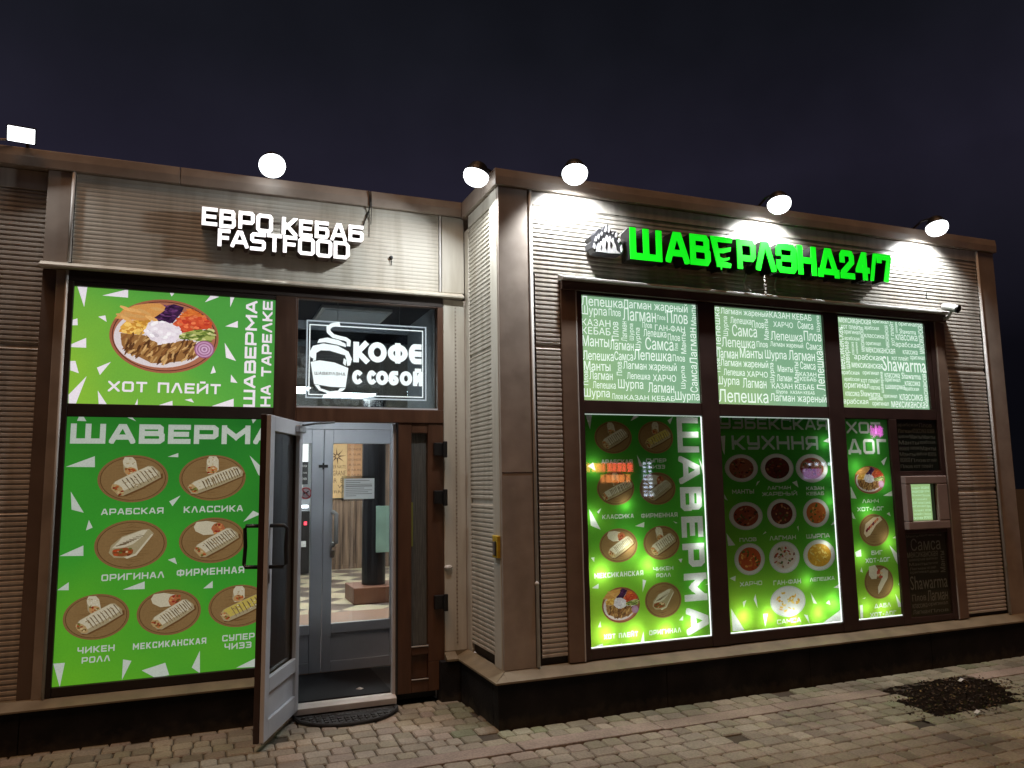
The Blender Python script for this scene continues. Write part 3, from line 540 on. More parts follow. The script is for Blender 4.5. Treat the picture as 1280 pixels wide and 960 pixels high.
def text_rot(text, x0, z0, x1, z1, th=0.19, gap=0.18, ccw=True):
    """word running up (ccw) or down the box"""
    Q = text_box(text, 0, 0, z1 - z0, x1 - x0, th, gap)
    if ccw: return [[(x1 - p[1], z0 + p[0]) for p in q] for q in Q]
    return [[(x0 + p[1], z1 - p[0]) for p in q] for q in Q]

# ------------------------------------------------------------------ flat prints: later shapes cover earlier ones, cut into one flat sheet
class Print:
    def __init__(self, quad):
        self.shapes = [(quad, 'panel', None)]
    def add(self, poly, part, col):
        P = []
        for p in poly:
            if not P or math.hypot(p[0] - P[-1][0], p[1] - P[-1][1]) > 3e-4: P.append(p)
        while len(P) > 2 and math.hypot(P[0][0] - P[-1][0], P[0][1] - P[-1][1]) < 3e-4: P.pop()
        if len(P) > 2: self.shapes.append((P, part, col))
    def build(self, parent, y, mats, order=None):
        verts, faces = [], []
        for poly, part, col in self.shapes:
            a = 0
            for i in range(len(poly)):
                p, q = poly[i], poly[(i + 1) % len(poly)]
                a += p[0] * q[1] - q[0] * p[1]
            if abs(a) < 1e-9:
                faces.append(None); continue
            P = poly if a > 0 else poly[::-1]
            faces.append(list(range(len(verts), len(verts) + len(P))))
            verts += [Vector((p[0] * 10, p[1] * 10)) for p in P]
        keep = [i for i, f in enumerate(faces) if f]
        V, E, F, OV, OE, OF = delaunay_2d_cdt(verts, [], [faces[i] for i in keep], 1, 1e-5, True)
        parts = {}
        for f, of in zip(F, OF):
            if 0 not in of: continue
            k = keep[max(of)]
            poly, part, col = self.shapes[k]
            parts.setdefault(part, []).append((f, col))
        objs = {}
        for part, L in parts.items():
            mb = MB(); idx = {}
            for f, col in L:
                ids = []
                for i in f:
                    if i not in idx:
                        idx[i] = len(mb.v); mb.v.append((V[i][0] / 10, y, V[i][1] / 10))
                    ids.append(idx[i])
                mb.f.append(ids); mb.c.append(col)
            nm = part.split('#')[0]
            objs[part] = mb.build(nm, mats.get(nm, mats['*']), parent, fix=False)
            me = objs[part].data
            if me.polygons and me.polygons[0].normal.y > 0: me.flip_normals()
        return objs

def ellipse(cx, cz, rx, rz, n=40, a0=0.0, a1=2 * math.pi):
    full = abs(a1 - a0 - 2 * math.pi) < 1e-6
    m = n if full else n + 1
    return [(cx + rx * math.cos(a0 + (a1 - a0) * k / n), cz + rz * math.sin(a0 + (a1 - a0) * k / n)) for k in range(m)]
def rot_poly(P, cx, cz, ang, sx=1, sz=1):
    c, s = math.cos(ang), math.sin(ang)
    return [(cx + sx * (x * c - z * s), cz + sz * (x * s + z * c)) for x, z in P]
def vary(c, a=0.12):
    k = 1 + random.uniform(-a, a)
    return tuple(min(1, x * k) for x in c)
def jag(P, a):
    return [(x + random.uniform(-a, a), z + random.uniform(-a, a)) for x, z in P]

WOOD_RIM, WOOD, WOOD_D = rgb(142, 108, 68), rgb(146, 116, 74), rgb(100, 72, 42)
CREAM, CREAM_D, CHAR = rgb(216, 208, 180), rgb(176, 162, 126), rgb(118, 100, 72)

def wooden_plate(pr, part, cx, cz, rx, rz, tone=1.0):
    T = lambda c: tuple(x * tone for x in c)
    pr.add(ellipse(cx, cz, rx, rz, 44), part, T(WOOD_RIM))
    pr.add(ellipse(cx, cz, rx * .93, rz * .92, 44), part, T(WOOD_D))
    pr.add(ellipse(cx, cz, rx * .905, rz * .895, 44), part, T(WOOD))
    for k in range(17):                                 # printed grain of the board
        z = (-.80 + k * .10 + random.uniform(-.04, .04))
        L = math.sqrt(max(0, .86 ** 2 - z * z)) * random.uniform(.55, .95)
        x = random.uniform(-.1, .1)
        h = random.uniform(.008, .026)
        pr.add([(cx + (x - L) * rx * .9, cz + z * rz * .9), (cx + x * rx, cz + (z - h) * rz), (cx + (x + L) * rx * .88, cz + (z + .01) * rz * .9), (cx + x * rx, cz + (z + h) * rz)], part, T(vary(rgb(130, 98, 58), .25)))

def wrap_body(pr, part, cx, cz, rx, rz, a, b, w, col=CREAM, stripes=9, tone=1.0):
    """grilled roll from a to b (plate units), half width w, with a cut end at a"""
    T = lambda c: tuple(x * tone for x in c)
    P = lambda u, v: (cx + rx * (a[0] + (b[0] - a[0]) * u + nx * v), cz + rz * (a[1] + (b[1] - a[1]) * u + nz * v))
    dx, dz = b[0] - a[0], b[1] - a[1]; l = math.hypot(dx, dz); nx, nz = -dz / l, dx / l
    pr.add([P(-.10, -w * .9), P(.05, -w * 1.28), P(.5, -w * 1.34), P(1.02, -w * 1.15), P(1.1, -w * .6), P(.5, 0), P(0, 0)], part, T(rgb(112, 80, 46)))
    pr.add([P(-.08, -w * .7), P(.0, -w * 1.05), P(.5, -w * 1.1), P(1.0, -w * .95), P(1.07, -w * .3), P(1.05, w * .75), P(.98, w), P(.5, w * 1.02), P(.1, w * .95), P(-.06, w * .5)], part, T(CREAM_D))
    pr.add([P(-.04, -w * .25), P(.1, -w * .55), P(.98, -w * .5), P(1.04, -w * .1), P(1.02, w * .7), P(.95, w * .95), P(.5, w * .97), P(.12, w * .9), P(-.03, w * .5)], part, T(col))
    for k in range(stripes):
        u = .22 + .74 * k / max(1, stripes - 1) + random.uniform(-.01, .01)
        pr.add([P(u, -w * random.uniform(.75, .95)), P(u + .018, -w * .8), P(u + .06, w * random.uniform(.3, .8)), P(u + .035, w * .75)], part, T(vary(CHAR, .3)))
    for k in range(34):                                 # toasted specks
        px, pz = P(random.uniform(.12, .98), random.uniform(-w * .85, w * .8))
        pr.add(rot_poly(jag(ellipse(0, 0, random.uniform(.016, .042), random.uniform(.010, .022), 6), .006), px, pz, random.uniform(0, 3), rx, rz), part, T(vary(random.choice([rgb(196, 178, 136), rgb(170, 146, 104), rgb(228, 222, 200), rgb(150, 124, 84)]), .1)))
    e0 = P(.02, -w * .1)
    pr.add(rot_poly(jag(ellipse(0, 0, w * .85, w * .42, 12), .02), e0[0], e0[1], math.atan2(nz, nx), rx, rz), part, T(rgb(190, 160, 110)))
    for k in range(11):
        c = random.choice([rgb(170, 84, 44), rgb(196, 120, 66), rgb(120, 96, 50), rgb(214, 190, 140), rgb(142, 60, 36), rgb(120, 130, 60)])
        px, pz = P(.02 + random.uniform(-.05, .05), random.uniform(-w * .75, w * .6))
        pr.add(rot_poly(jag(ellipse(0, 0, .055, .035, 6), .012), px, pz, random.uniform(0, 3), rx, rz), part, T(c))

def wrap_half(pr, part, cx, cz, rx, rz, c, w, h, lean=0.0, tone=1.0, broad=False):
    """half roll standing behind, cut face towards us"""
    T = lambda q: tuple(x * tone for x in q)
    P = lambda u, v: (cx + rx * (c[0] + u + lean * v), cz + rz * (c[1] + v))
    pr.add([P(-w, -h * .55), P(-w * .95, h * .6), P(-w * .6, h), P(w * .5, h * .98), P(w * .9, h * .6), P(w, -h * .5), P(w * .5, -h * .9), P(-w * .6, -h * .95)], part, T(CREAM))
    pr.add([P(-w, -h * .55), P(-w * .95, h * .3), P(-w * .7, -h * .2), P(-w * .6, -h * .95)], part, T(CREAM_D))
    for k in range(12):
        px, pz = P(random.uniform(-w * .7, w * .7), random.uniform(-.1, .9) * h)
        pr.add(rot_poly(jag(ellipse(0, 0, random.uniform(.02, .045), random.uniform(.012, .024), 6), .006), px, pz, random.uniform(0, 3), rx, rz), part, T(vary(random.choice([rgb(196, 178, 136), rgb(228, 222, 200), rgb(176, 156, 118)]), .1)))
    e = P(0, -h * .5)
    pr.add(rot_poly(jag(ellipse(0, 0, w * .85, h * .42, 14), .015), e[0], e[1], 0, rx, rz), part, T(rgb(196, 150, 96)))
    for k in range(12):
        q = random.choice([rgb(176, 82, 44), rgb(206, 134, 74), rgb(150, 54, 34), rgb(222, 196, 150), rgb(124, 110, 54), rgb(160, 100, 60)])
        px, pz = P(random.uniform(-w * .65, w * .65), -h * .5 + random.uniform(-h * .32, h * .32))
        pr.add(rot_poly(jag(ellipse(0, 0, .05, .04, 6), .012), px, pz, random.uniform(0, 3), rx, rz), part, T(q))

def wrap_dish(pr, k, cx, cz, rx, rz, kind, tone=1.0):
    part = 'dish_picture#%d' % k
    wooden_plate(pr, part, cx, cz, rx, rz, tone)
    if kind == 'cut':       # two halves
        wrap_half(pr, part, cx, cz, rx, rz, (-.10, .52), .20, .40, -.12, tone)
        wrap_body(pr, part, cx, cz, rx, rz, (-.46, -.44), (.62, .30), .32, tone=tone)
    elif kind == 'thin':
        wrap_half(pr, part, cx, cz, rx, rz, (-.02, .55), .19, .40, .02, tone)
        wrap_body(pr, part, cx, cz, rx, rz, (-.60, -.46), (.78, .28), .26, stripes=14, tone=tone)
    elif kind == 'cone':    # one folded cone
        S = lambda P: [(cx + rx * x, cz + rz * z) for x, z in P]
        T = lambda q: tuple(x * tone for x in q)
        pr.add(S([(-.60, -.30), (-.55, -.02), (-.25, .35), (.30, .60), (.48, .62), (.62, .42), (.40, .10), (.12, -.40), (-.12, -.52), (-.45, -.50)]), part, T(CREAM_D))
        pr.add(S([(-.52, -.12), (-.25, .30), (.30, .58), (.44, .58), (.30, .30), (.05, .02), (-.20, -.10)]), part, T(CREAM))
        for q in range(8):
            u = q / 8
            pr.add(S([(-.42 + u * .7, -.02 + u * .48), (-.40 + u * .72, -.05 + u * .48), (-.12 + u * .55, .02 + u * .35), (-.14 + u * .55, .05 + u * .35)]), part, T(CHAR))
        pr.add(S(jag(ellipse(-.22, -.28, .30, .17, 16), .02)), part, T(rgb(150, 84, 44)))
        for q in range(14):
            px, pz = random.uniform(-.46, .02), random.uniform(-.42, -.14)
            pr.add(S(jag(ellipse(px, pz, .06, .045, 6), .015)), part, T(random.choice([rgb(190, 80, 40), rgb(214, 140, 70), rgb(120, 60, 34), rgb(226, 196, 150), rgb(110, 110, 52)])))
        pr.add(S([(-.18, -.50), (.12, -.38), (.55, .40), (.60, .38), (.16, -.44), (-.10, -.56)]), part, T(CREAM))
    elif kind == 'leaf':    # long half lying behind
        S = lambda P: [(cx + rx * x, cz + rz * z) for x, z in P]
        T = lambda q: tuple(x * tone for x in q)
        pr.add(S([(-.58, .62), (-.50, .82), (-.20, .86), (.20, .74), (.26, .52), (.02, .26), (-.28, .24), (-.52, .42)]), part, T(CREAM))
        pr.add(S(jag(ellipse(.16, .50, .20, .26, 14), .02)), part, T(rgb(186, 110, 70)))
        for q in range(12):
            px, pz = random.uniform(.02, .30), random.uniform(.28, .72)
            pr.add(S(jag(ellipse(px, pz, .05, .05, 6), .012)), part, T(random.choice([rgb(176, 70, 44), rgb(216, 150, 90), rgb(150, 50, 40), rgb(226, 196, 160), rgb(120, 80, 40)])))
        wrap_body(pr, part, cx, cz, rx, rz, (-.40, -.48), (.62, .30), .30, stripes=12, tone=tone)
    elif kind == 'cheese':
        wrap_half(pr, part, cx, cz, rx, rz, (-.02, .56), .20, .38, .04, tone)
        wrap_body(pr, part, cx, cz, rx, rz, (-.48, -.42), (.72, .26), .29, col=rgb(206, 186, 92), stripes=8, tone=tone)
    elif kind == 'dog':     # long bun with sausage
        S = lambda P: [(cx + rx * x, cz + rz * z) for x, z in P]
        T = lambda q: tuple(x * tone for x in q)
        pr.add(S([(-.70, -.18), (-.55, .40), (.0, .78), (.45, .82), (.60, .62), (.15, .30), (-.30, -.30), (-.55, -.42)]), part, T(rgb(226, 204, 170)))
        for q in range(6):
            u = q / 5
            pr.add(S([(-.58 + u * .75, -.02 + u * .66), (-.50 + u * .75, -.14 + u * .66), (-.36 + u * .72, .06 + u * .60), (-.44 + u * .72, .16 + u * .62)]), part, T(random.choice([rgb(170, 50, 40), rgb(120, 30, 46), rgb(206, 120, 80)])))
    elif kind == 'dogcut':
        S = lambda P: [(cx + rx * x, cz + rz * z) for x, z in P]
        T = lambda q: tuple(x * tone for x in q)
        pr.add(S([(-.62, .95), (-.20, 1.02), (.0, .70), (-.16, .20), (-.50, .20), (-.66, .45)]), part, T(rgb(226, 214, 190)))
        pr.add(S([(.10, .65), (.40, .80), (.68, .62), (.62, .20), (.10, -.50), (-.10, -.72), (-.10, -.30), (.20, .20)]), part, T(rgb(220, 206, 178)))
        for q in range(9):
            px = random.uniform(-.12, .22); pz = random.uniform(.25, .75)
            pr.add(S(jag(ellipse(px, pz, .10, .08, 6), .02)), part, T(random.choice([rgb(214, 150, 100), rgb(190, 80, 60), rgb(226, 190, 150)])))

def bowl_dish(pr, k, cx, cz, rx, rz, cols, base):
    """white bowl seen from above with food pieces"""
    part = 'dish_picture#%d' % k
    pr.add(ellipse(cx, cz, rx, rz, 40), part, rgb(206, 208, 204))
    pr.add(ellipse(cx, cz, rx * .93, rz * .93, 40), part, rgb(226, 226, 222))
    pr.add(ellipse(cx, cz, rx * .74, rz * .74, 36), part, base)
    for q in range(34):
        a = random.uniform(0, 6.28); r = .66 * math.sqrt(random.random())
        px, pz = r * math.cos(a), r * math.sin(a)
        pr.add([(cx + rx * x, cz + rz * z) for x, z in rot_poly(jag(ellipse(0, 0, random.uniform(.06, .15), random.uniform(.04, .08), 7), .015), px, pz, random.uniform(0, 3))], part, vary(random.choice(cols), .25))

# ------------------------------------------------------------------ word prints with the built-in font
_tc = {}
def word_tris(text):
    """outlines of the word, filled by the non-zero winding rule (normalised to a unit box)"""
    if text in _tc: return _tc[text]
    cu = bpy.data.curves.new("word", 'FONT'); cu.body = text; cu.size = 1.0; cu.offset = 0.040; cu.resolution_u = 2
    cu.fill_mode = 'NONE'; cu.space_character = 1.0
    o = bpy.data.objects.new("word", cu); COL.objects.link(o)
    dg = bpy.context.evaluated_depsgraph_get(); dg.update()
    me = o.evaluated_get(dg).to_mesh()
    P = [(v.co.x, v.co.y) for v in me.vertices]; E = [tuple(e.vertices) for e in me.edges]
    o.evaluated_get(dg).to_mesh_clear()
    bpy.data.objects.remove(o); bpy.data.curves.remove(cu)
    # walk each closed loop in index order so that its direction is kept
    nb = {}
    for a, b in E: nb.setdefault(a, []).append(b); nb.setdefault(b, []).append(a)
    seen = set(); loops = []
    for a in sorted(nb):
        if a in seen: continue
        loop = [a]; seen.add(a); nxt = min(nb[a], key=lambda q: (q != a + 1, q))
        while nxt not in seen:
            loop.append(nxt); seen.add(nxt)
            c = [q for q in nb[nxt] if q not in seen]
            if not c: break
            nxt = c[0]
        loops.append(loop)
    segs = [(P[l[i]], P[l[(i + 1) % len(l)]]) for l in loops for i in range(len(l))]
    idx = {}; vv = []; ee = []
    for p, q in segs:
        k = []
        for w in (p, q):
            if w not in idx: idx[w] = len(vv); vv.append(Vector((w[0] * 10, w[1] * 10)))
            k.append(idx[w])
        if k[0] != k[1]: ee.append(tuple(k))
    V, _, F, _, _, _ = delaunay_2d_cdt(vv, ee, [], 0, 1e-5, False)
    V = [(v[0] / 10, v[1] / 10) for v in V]
    keep = []
    for f in F:
        cx = sum(V[i][0] for i in f) / len(f); cy = sum(V[i][1] for i in f) / len(f); w = 0
        for (x0, y0), (x1, y1) in segs:
            if (y0 <= cy) != (y1 <= cy):
                if x0 + (cy - y0) * (x1 - x0) / (y1 - y0) > cx: w += 1 if y1 > y0 else -1
        if w: keep.append(tuple(f))
    x0, x1 = min(v[0] for v in V), max(v[0] for v in V); y0, y1 = min(v[1] for v in V), max(v[1] for v in V)
    _tc[text] = ([((v[0] - x0) / (x1 - x0), (v[1] - y0) / (y1 - y0)) for v in V], keep)
    return _tc[text]
def word(mb, text, x0, z0, x1, z1, y, up=0, col=None):
    V, F = word_tris(text)
    if up: P = [(x1 - v[1] * (x1 - x0), y, z0 + v[0] * (z1 - z0)) for v in V]
    else: P = [(x0 + v[0] * (x1 - x0), y, z0 + v[1] * (z1 - z0)) for v in V]
    mb.faces(P, F, col)

def solid_letter(polys, y0, y1):
    """union of flat pieces, extruded: returns (face MB, body MB)"""
    verts, faces = [], []
    for P in polys:
        a = sum(P[i][0] * P[(i + 1) % len(P)][1] - P[(i + 1) % len(P)][0] * P[i][1] for i in range(len(P)))
        if a < 0: P = P[::-1]
        faces.append(list(range(len(verts), len(verts) + len(P)))); verts += [Vector((p[0] * 10, p[1] * 10)) for p in P]
    V, E, F, _, _, OF = delaunay_2d_cdt(verts, [], faces, 1, 1e-4, True)
    F = [f for f, of in zip(F, OF) if of]
    V = [(v[0] / 10, v[1] / 10) for v in V]
    cnt = {}
    for f in F:
        for i in range(len(f)):
            a, b = f[i], f[(i + 1) % len(f)]
            cnt[(a, b)] = cnt.get((a, b), 0) + 1
    edges = [(a, b) for (a, b) in cnt if (b, a) not in cnt]
    def make(ya, yb):
        mb = MB()
        n = len(V)
        mb.v = [(x, ya, z) for x, z in V] + [(x, yb, z) for x, z in V]
        for f in F:
            mb.f.append(list(f)); mb.c.append(None)
            mb.f.append([i + n for i in f][::-1]); mb.c.append(None)
        for a, b in edges:
            mb.f.append([a, b, b + n, a + n]); mb.c.append(None)
        return mb
    return make(y0, y0 + 0.008), make(y0 + 0.0085, y1)

# ================================================================== ground
tag(MB().box(-80, 80, -60, 90, -0.5, -0.014).build("ground", noise_mat("joint_sand", (0.085, 0.068, 0.046), (0.045, 0.038, 0.028), scale=6, rough=0.95, bump=0.4, bscale=80)), kind='structure')

def paver_mat():
    m, nt, b = new_mat("concrete_setts")
    N, L = nt.nodes, nt.links
    at = N.new('ShaderNodeVertexColor'); at.layer_name = "Col"
    geo = N.new('ShaderNodeNewGeometry')
    nz = N.new('ShaderNodeTexNoise'); nz.inputs['Scale'].default_value = 70; nz.inputs['Detail'].default_value = 6
    n2 = N.new('ShaderNodeTexNoise'); n2.inputs['Scale'].default_value = 1.7; n2.inputs['Detail'].default_value = 5
    L.new(geo.outputs['Position'], nz.inputs['Vector']); L.new(geo.outputs['Position'], n2.inputs['Vector'])
    mr = N.new('ShaderNodeMapRange'); mr.inputs[1].default_value = .3; mr.inputs[2].default_value = .7; mr.inputs[3].default_value = .72; mr.inputs[4].default_value = 1.12
    L.new(nz.outputs['Fac'], mr.inputs[0])
    m2 = N.new('ShaderNodeMapRange'); m2.inputs[1].default_value = .35; m2.inputs[2].default_value = .65; m2.inputs[3].default_value = .62; m2.inputs[4].default_value = 1.1
    L.new(n2.outputs['Fac'], m2.inputs[0])
    mu = N.new('ShaderNodeMath'); mu.operation = 'MULTIPLY'; L.new(mr.outputs[0], mu.inputs[0]); L.new(m2.outputs[0], mu.inputs[1])
    vm = N.new('ShaderNodeVectorMath'); vm.operation = 'SCALE'; L.new(at.outputs['Color'], vm.inputs[0]); L.new(mu.outputs[0], vm.inputs['Scale'])
    L.new(vm.outputs[0], b.inputs['Base Color'])
    b.inputs['Roughness'].default_value = 0.85
    bp = N.new('ShaderNodeBump'); bp.inputs['Strength'].default_value = .5; bp.inputs['Distance'].default_value = .004
    L.new(nz.outputs['Fac'], bp.inputs['Height']); L.new(bp.outputs[0], b.inputs['Normal'])
    return m
M_SETT = paver_mat()
SOIL = (3.28, -0.73, 0.74, 0.40)
def soil_r(x, y):
    u = (x - SOIL[0]) ; v = (y - SOIL[1])
    ca, sa = math.cos(-0.25), math.sin(-0.25)
    u, v = u * ca - v * sa, u * sa + v * ca
    return math.hypot(u / SOIL[2], v / SOIL[3])
pv = MB()
def sett(x0, x1, y0, y1):
    if x0 > -1.30 and x1 < -0.08 and y0 > 0.70: pass
    g = 0.0030
    xm, ym = (x0 + x1) / 2, (y0 + y1) / 2
    if soil_r(xm, ym) < 0.80: return
    if xm > -0.05 and ym > -0.06: return
    if ym > D - 0.03: return
    h = random.uniform(-0.003, 0.002); tilt = random.uniform(-.0016, .0016); tilt2 = random.uniform(-.0016, .0016)
    if random.random() < 0.02: h -= 0.02
    base = random.choice([(.33, .29, .225), (.35, .31, .24), (.31, .275, .21), (.36, .325, .26), (.32, .29, .21), (.34, .285, .23)])
    k = random.uniform(.80, 1.10)
    if random.random() < .08: k *= .7
    c = [q * k for q in base]
    # moss and dirt along the plinth foot and round the planting hole
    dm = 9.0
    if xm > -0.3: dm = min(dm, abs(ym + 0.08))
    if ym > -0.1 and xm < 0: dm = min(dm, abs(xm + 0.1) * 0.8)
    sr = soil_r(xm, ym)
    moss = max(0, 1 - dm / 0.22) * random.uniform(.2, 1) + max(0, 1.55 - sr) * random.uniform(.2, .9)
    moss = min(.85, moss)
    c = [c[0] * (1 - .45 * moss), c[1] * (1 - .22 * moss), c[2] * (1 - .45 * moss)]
    X0, X1, Y0, Y1 = x0 + g, x1 - g, y0 + g, y1 - g
    cc = 0.014; b = 0.007
    def ringp(i, z):
        a0, a1, b0, b1 = X0 + i, X1 - i, Y0 + i, Y1 - i
        k = max(.004, cc - i * .4)
        P = [(a0 + k, b0), (a1 - k, b0), (a1, b0 + k), (a1, b1 - k), (a1 - k, b1), (a0 + k, b1), (a0, b1 - k), (a0, b0 + k)]
        return [(x, y, z + (tilt * (x - xm) / .06 + tilt2 * (y - ym) / .06)) for x, y in P]
    r0, r1, r2 = ringp(0, -.034), ringp(0, h - .008), ringp(b, h)
    n = 8
    F = []
    for k in range(n):
        F.append((k, (k + 1) % n, n + (k + 1) % n, n + k)); F.append((n + k, n + (k + 1) % n, 2 * n + (k + 1) % n, 2 * n + k))
    F.append(tuple(2 * n + k for k in range(n)))
    pv.faces(r0 + r1 + r2, F, tuple(c))
def run_row(xa, xb, y0, y1):
    x = xa + random.uniform(-.12, 0)
    while x < xb:
        w = random.choice([.125, .125, .16, .16, .10])
        sett(x, x + w, y0, y1); x += w
KY0, KY1 = -0.50, -0.335
y = KY1 + .0
for k in range(2):
    y0 = KY1 + k * .125; run_row(-5.6, 8.5, y0, y0 + .125)
y = KY1 + .25
while y < D: run_row(-5.6, 0.2, y, y + .125); y += .125
y = KY1 + .25
for k in range(30): run_row(5.2, 8.5, y + k * .125, y + k * .125 + .125)
y = KY0
while y > -6.2: run_row(-5.6 if y > -3 else -4.5, 8.5 if y > -3 else 3, y - .13, y); y -= .13
tag(pv.build("pavement", M_SETT, fix=True), kind='structure')
kb = MB()
x = -1.05
while x < 8:
    L_ = 0.98
    if not (2.75 < x + .5 < 3.6):
        c = vary((.34, .275, .225), .12)
        dz = random.uniform(-.003, .004)
        kb.box(x + .005, x + L_ - .005, KY0 + .006, KY1 - .006, -.034, .004 + dz, col=c)
    x += L_
tag(kb.build("kerb_strip", M_SETT, bevel=.006), kind='structure')
# planting hole with loose soil and leaf litter
sm = MB(); n = 46; V = []; F = []
for j in range(n + 1):
    for i in range(n + 1):
        u, v = -1 + 2 * i / n, -1 + 2 * j / n
        V.append((SOIL[0] + u * .98, SOIL[1] + v * .62, 0))
V2 = []
for (x, y, z) in V:
    r = soil_r(x, y)
    z = -.012 + max(0, 1.02 - r) * .012 + random.uniform(-.007, .009) * (1 if r < 1.1 else .2)
    V2.append((x, y, z))
for j in range(n):
    for i in range(n):
        a = j * (n + 1) + i
        if soil_r(V[a][0], V[a][1]) < 1.10 + .12 * math.sin(i * 1.7) * math.cos(j * 2.1): F.append((a, a + 1, a + n + 2, a + n + 1))
sm.faces(V2, F)
tag(sm.build("soil_patch", noise_mat("dark_soil", (0.018, 0.011, 0.006), (0.005, 0.0035, 0.002), scale=35, rough=0.95, spec=0.08, bump=0.8, bscale=120)), kind='structure')
lt = MB()
for k in range(650):
    a = random.uniform(0, 6.28); r = math.sqrt(random.random()) * 1.0
    x = SOIL[0] + r * .74 * math.cos(a); y = SOIL[1] + r * .40 * math.sin(a) + (x - SOIL[0]) * -.22 * -1
    s = random.uniform(.005, .017); an = random.uniform(0, 6.28)
    z = -.008 + max(0, 1 - soil_r(x, y)) * .012 + random.uniform(.004, .012)
    c = random.choice([(.05, .03, .015), (.08, .045, .02), (.03, .02, .012), (.10, .07, .03), (.04, .03, .02)])
    if random.random() < .014: c = (.22, .15, .05)
    if random.random() < .006: c = (.30, .28, .25)
    P = [(-s, 0), (0, -s * .5), (s, 0), (0, s * .5)]
    lt.poly([(x + p[0] * math.cos(an) - p[1] * math.sin(an), y + p[0] * math.sin(an) + p[1] * math.cos(an), z + (random.uniform(-.008, .008))) for p in P], c)
mL, nt, b = new_mat("leaf_litter"); at = nt.nodes.new('ShaderNodeVertexColor'); at.layer_name = "Col"; nt.links.new(at.outputs[0], b.inputs['Base Color']); b.inputs['Roughness'].default_value = .9
tag(lt.build("leaf_litter", mL, fix=False), "scattered brown leaf scraps lying on the dark planting hole in the paving", "leaf litter", kind='stuff')
# paper scraps on the ground
for (x, y, w, h, lab) in [(3.62, -.50, .038, .014, "small white paper scrap on the far edge of the dark soil"), (2.98, -1.12, .030, .014, "small pale paper scrap on the paving in front of the dark soil")]:
    mb = MB(); z = .016
    mb.faces([(x - w, y - h, z), (x, y - h * .8, z + .012), (x + w, y - h * .6, z), (x + w * .9, y + h, z + .004), (x, y + h * 1.1, z + .016), (x - w, y + h, z)], [(0, 1, 4, 5), (1, 2, 3, 4)])
    o = mb.build("paper_scrap", M_WHITE); tag(o, lab, "paper scrap")
    so = o.modifiers.new("thickness", 'SOLIDIFY'); so.thickness = .002
# ================================================================== buildings
def corrugated(mb, a0, a1, z0, z1, pos, pitch=.0335, depth=.008, axis='y', seams=()):
    """horizontal trapezoid ribs along x (axis 'y': sheet at y=pos facing -y) or along y (axis 'x': facing -x)"""
    z = z0; prof = []
    while z < z1 - 1e-6:
        e = min(z + pitch, z1); h = e - z
        prof += [(z, 0.0), (z + h * .16, -depth), (z + h * .60, -depth), (z + h * .76, 0.0)]
        z = e
    prof.append((z1, 0.0))
    for (s) in seams:
        prof = [(zz, (.006 if abs(zz - s) < .014 else d)) for zz, d in prof]
    for i in range(len(prof) - 1):
        (za, da), (zb, db) = prof[i], prof[i + 1]
        if axis == 'y': mb.poly([(a0, pos + da, za), (a1, pos + da, za), (a1, pos + db, zb), (a0, pos + db, zb)])
        else: mb.poly([(pos + da, a0, za), (pos + da, a1, za), (pos + db, a1, zb), (pos + db, a0, zb)])

# ---------------- the projecting right pavilion
B = thing("shop_pavilion", (2.56, 2.0, 0), "taller beige corrugated pavilion projecting on the right, with the three-column lit shop window", "building")
SEAM = (2.575, 1.46)
mb = MB()
corrugated(mb, .262, 4.905, 3.112, 3.622, .02)                       # above the window
corrugated(mb, .285, .478, .40, 3.112, .02, seams=SEAM)              # narrow strip left of the window
corrugated(mb, 4.385, 4.885, .38, 3.112, .02, seams=SEAM)            # strip at the right end
mb.build("corrugated_wall", M_CLAD, B, fix=False)
MB().box(.0005, .2355, -.0022, -.0002, 1.664, 1.668).build("sheet_joint", M_DARKTRIM, B)
MB().box(.262, 4.905, .006, .03, 3.624, 3.725).build("top_band", M_CLAD, B, bevel=.003)
mb = MB(); mb.box(.040, .605, .035, .30, .2, 3.599); mb.box(4.258, 5.128, .035, 4.2, .2, 3.72); mb.box(.606, 4.257, .035, .30, 3.0, 3.599); mb.box(.606, 4.257, .25, .30, .2, 2.999); mb.build("core_wall", M_DARKTRIM, B)
# corner sheets
mb = MB()
mb.box(0.0, .236, 0.0, .032, .345, 3.725)
mb.build("corner_panel", M_FLASH, B, bevel=.006, seg=3)
mb = MB(); mb.box(4.915, 5.135, 0.0, .032, .335, 3.725); mb.box(5.131, 5.137, .034, 4.2, .3, 3.72); mb.build("corner_panel", M_FLASH, B, bevel=.006)
for xx in (.238, 4.888):
    mb = MB(); mb.tube([(xx + .012, -.004, .352), (xx + .012, -.004, 3.722)], .0125, 10)
    mb.build("edge_moulding", M_WHITE, B, smooth=True)
# cap
mb = MB()
mb.prism_x([(-.028, 3.728), (-.032, 3.79), (-.024, 3.852), (.24, 3.862), (.24, 3.728)], -.028, 2.55)
mb.prism_x([(-.028, 3.728), (-.032, 3.79), (-.024, 3.852), (.24, 3.862), (.24, 3.728)], 2.554, 5.155)
mb.box(-.028, .2, .245, 4.2, 3.728, 3.86); mb.box(4.95, 5.155, .245, 4.2, 3.728, 3.86); mb.box(.205, 4.945, 4.0, 4.2, 3.728, 3.86)
mb.build("roof_cap", M_FLASH, B, bevel=.005)
MB().box(.2, 4.95, .24, 4.0, 3.60, 3.70).build("roof_deck", M_DARKTRIM, B)
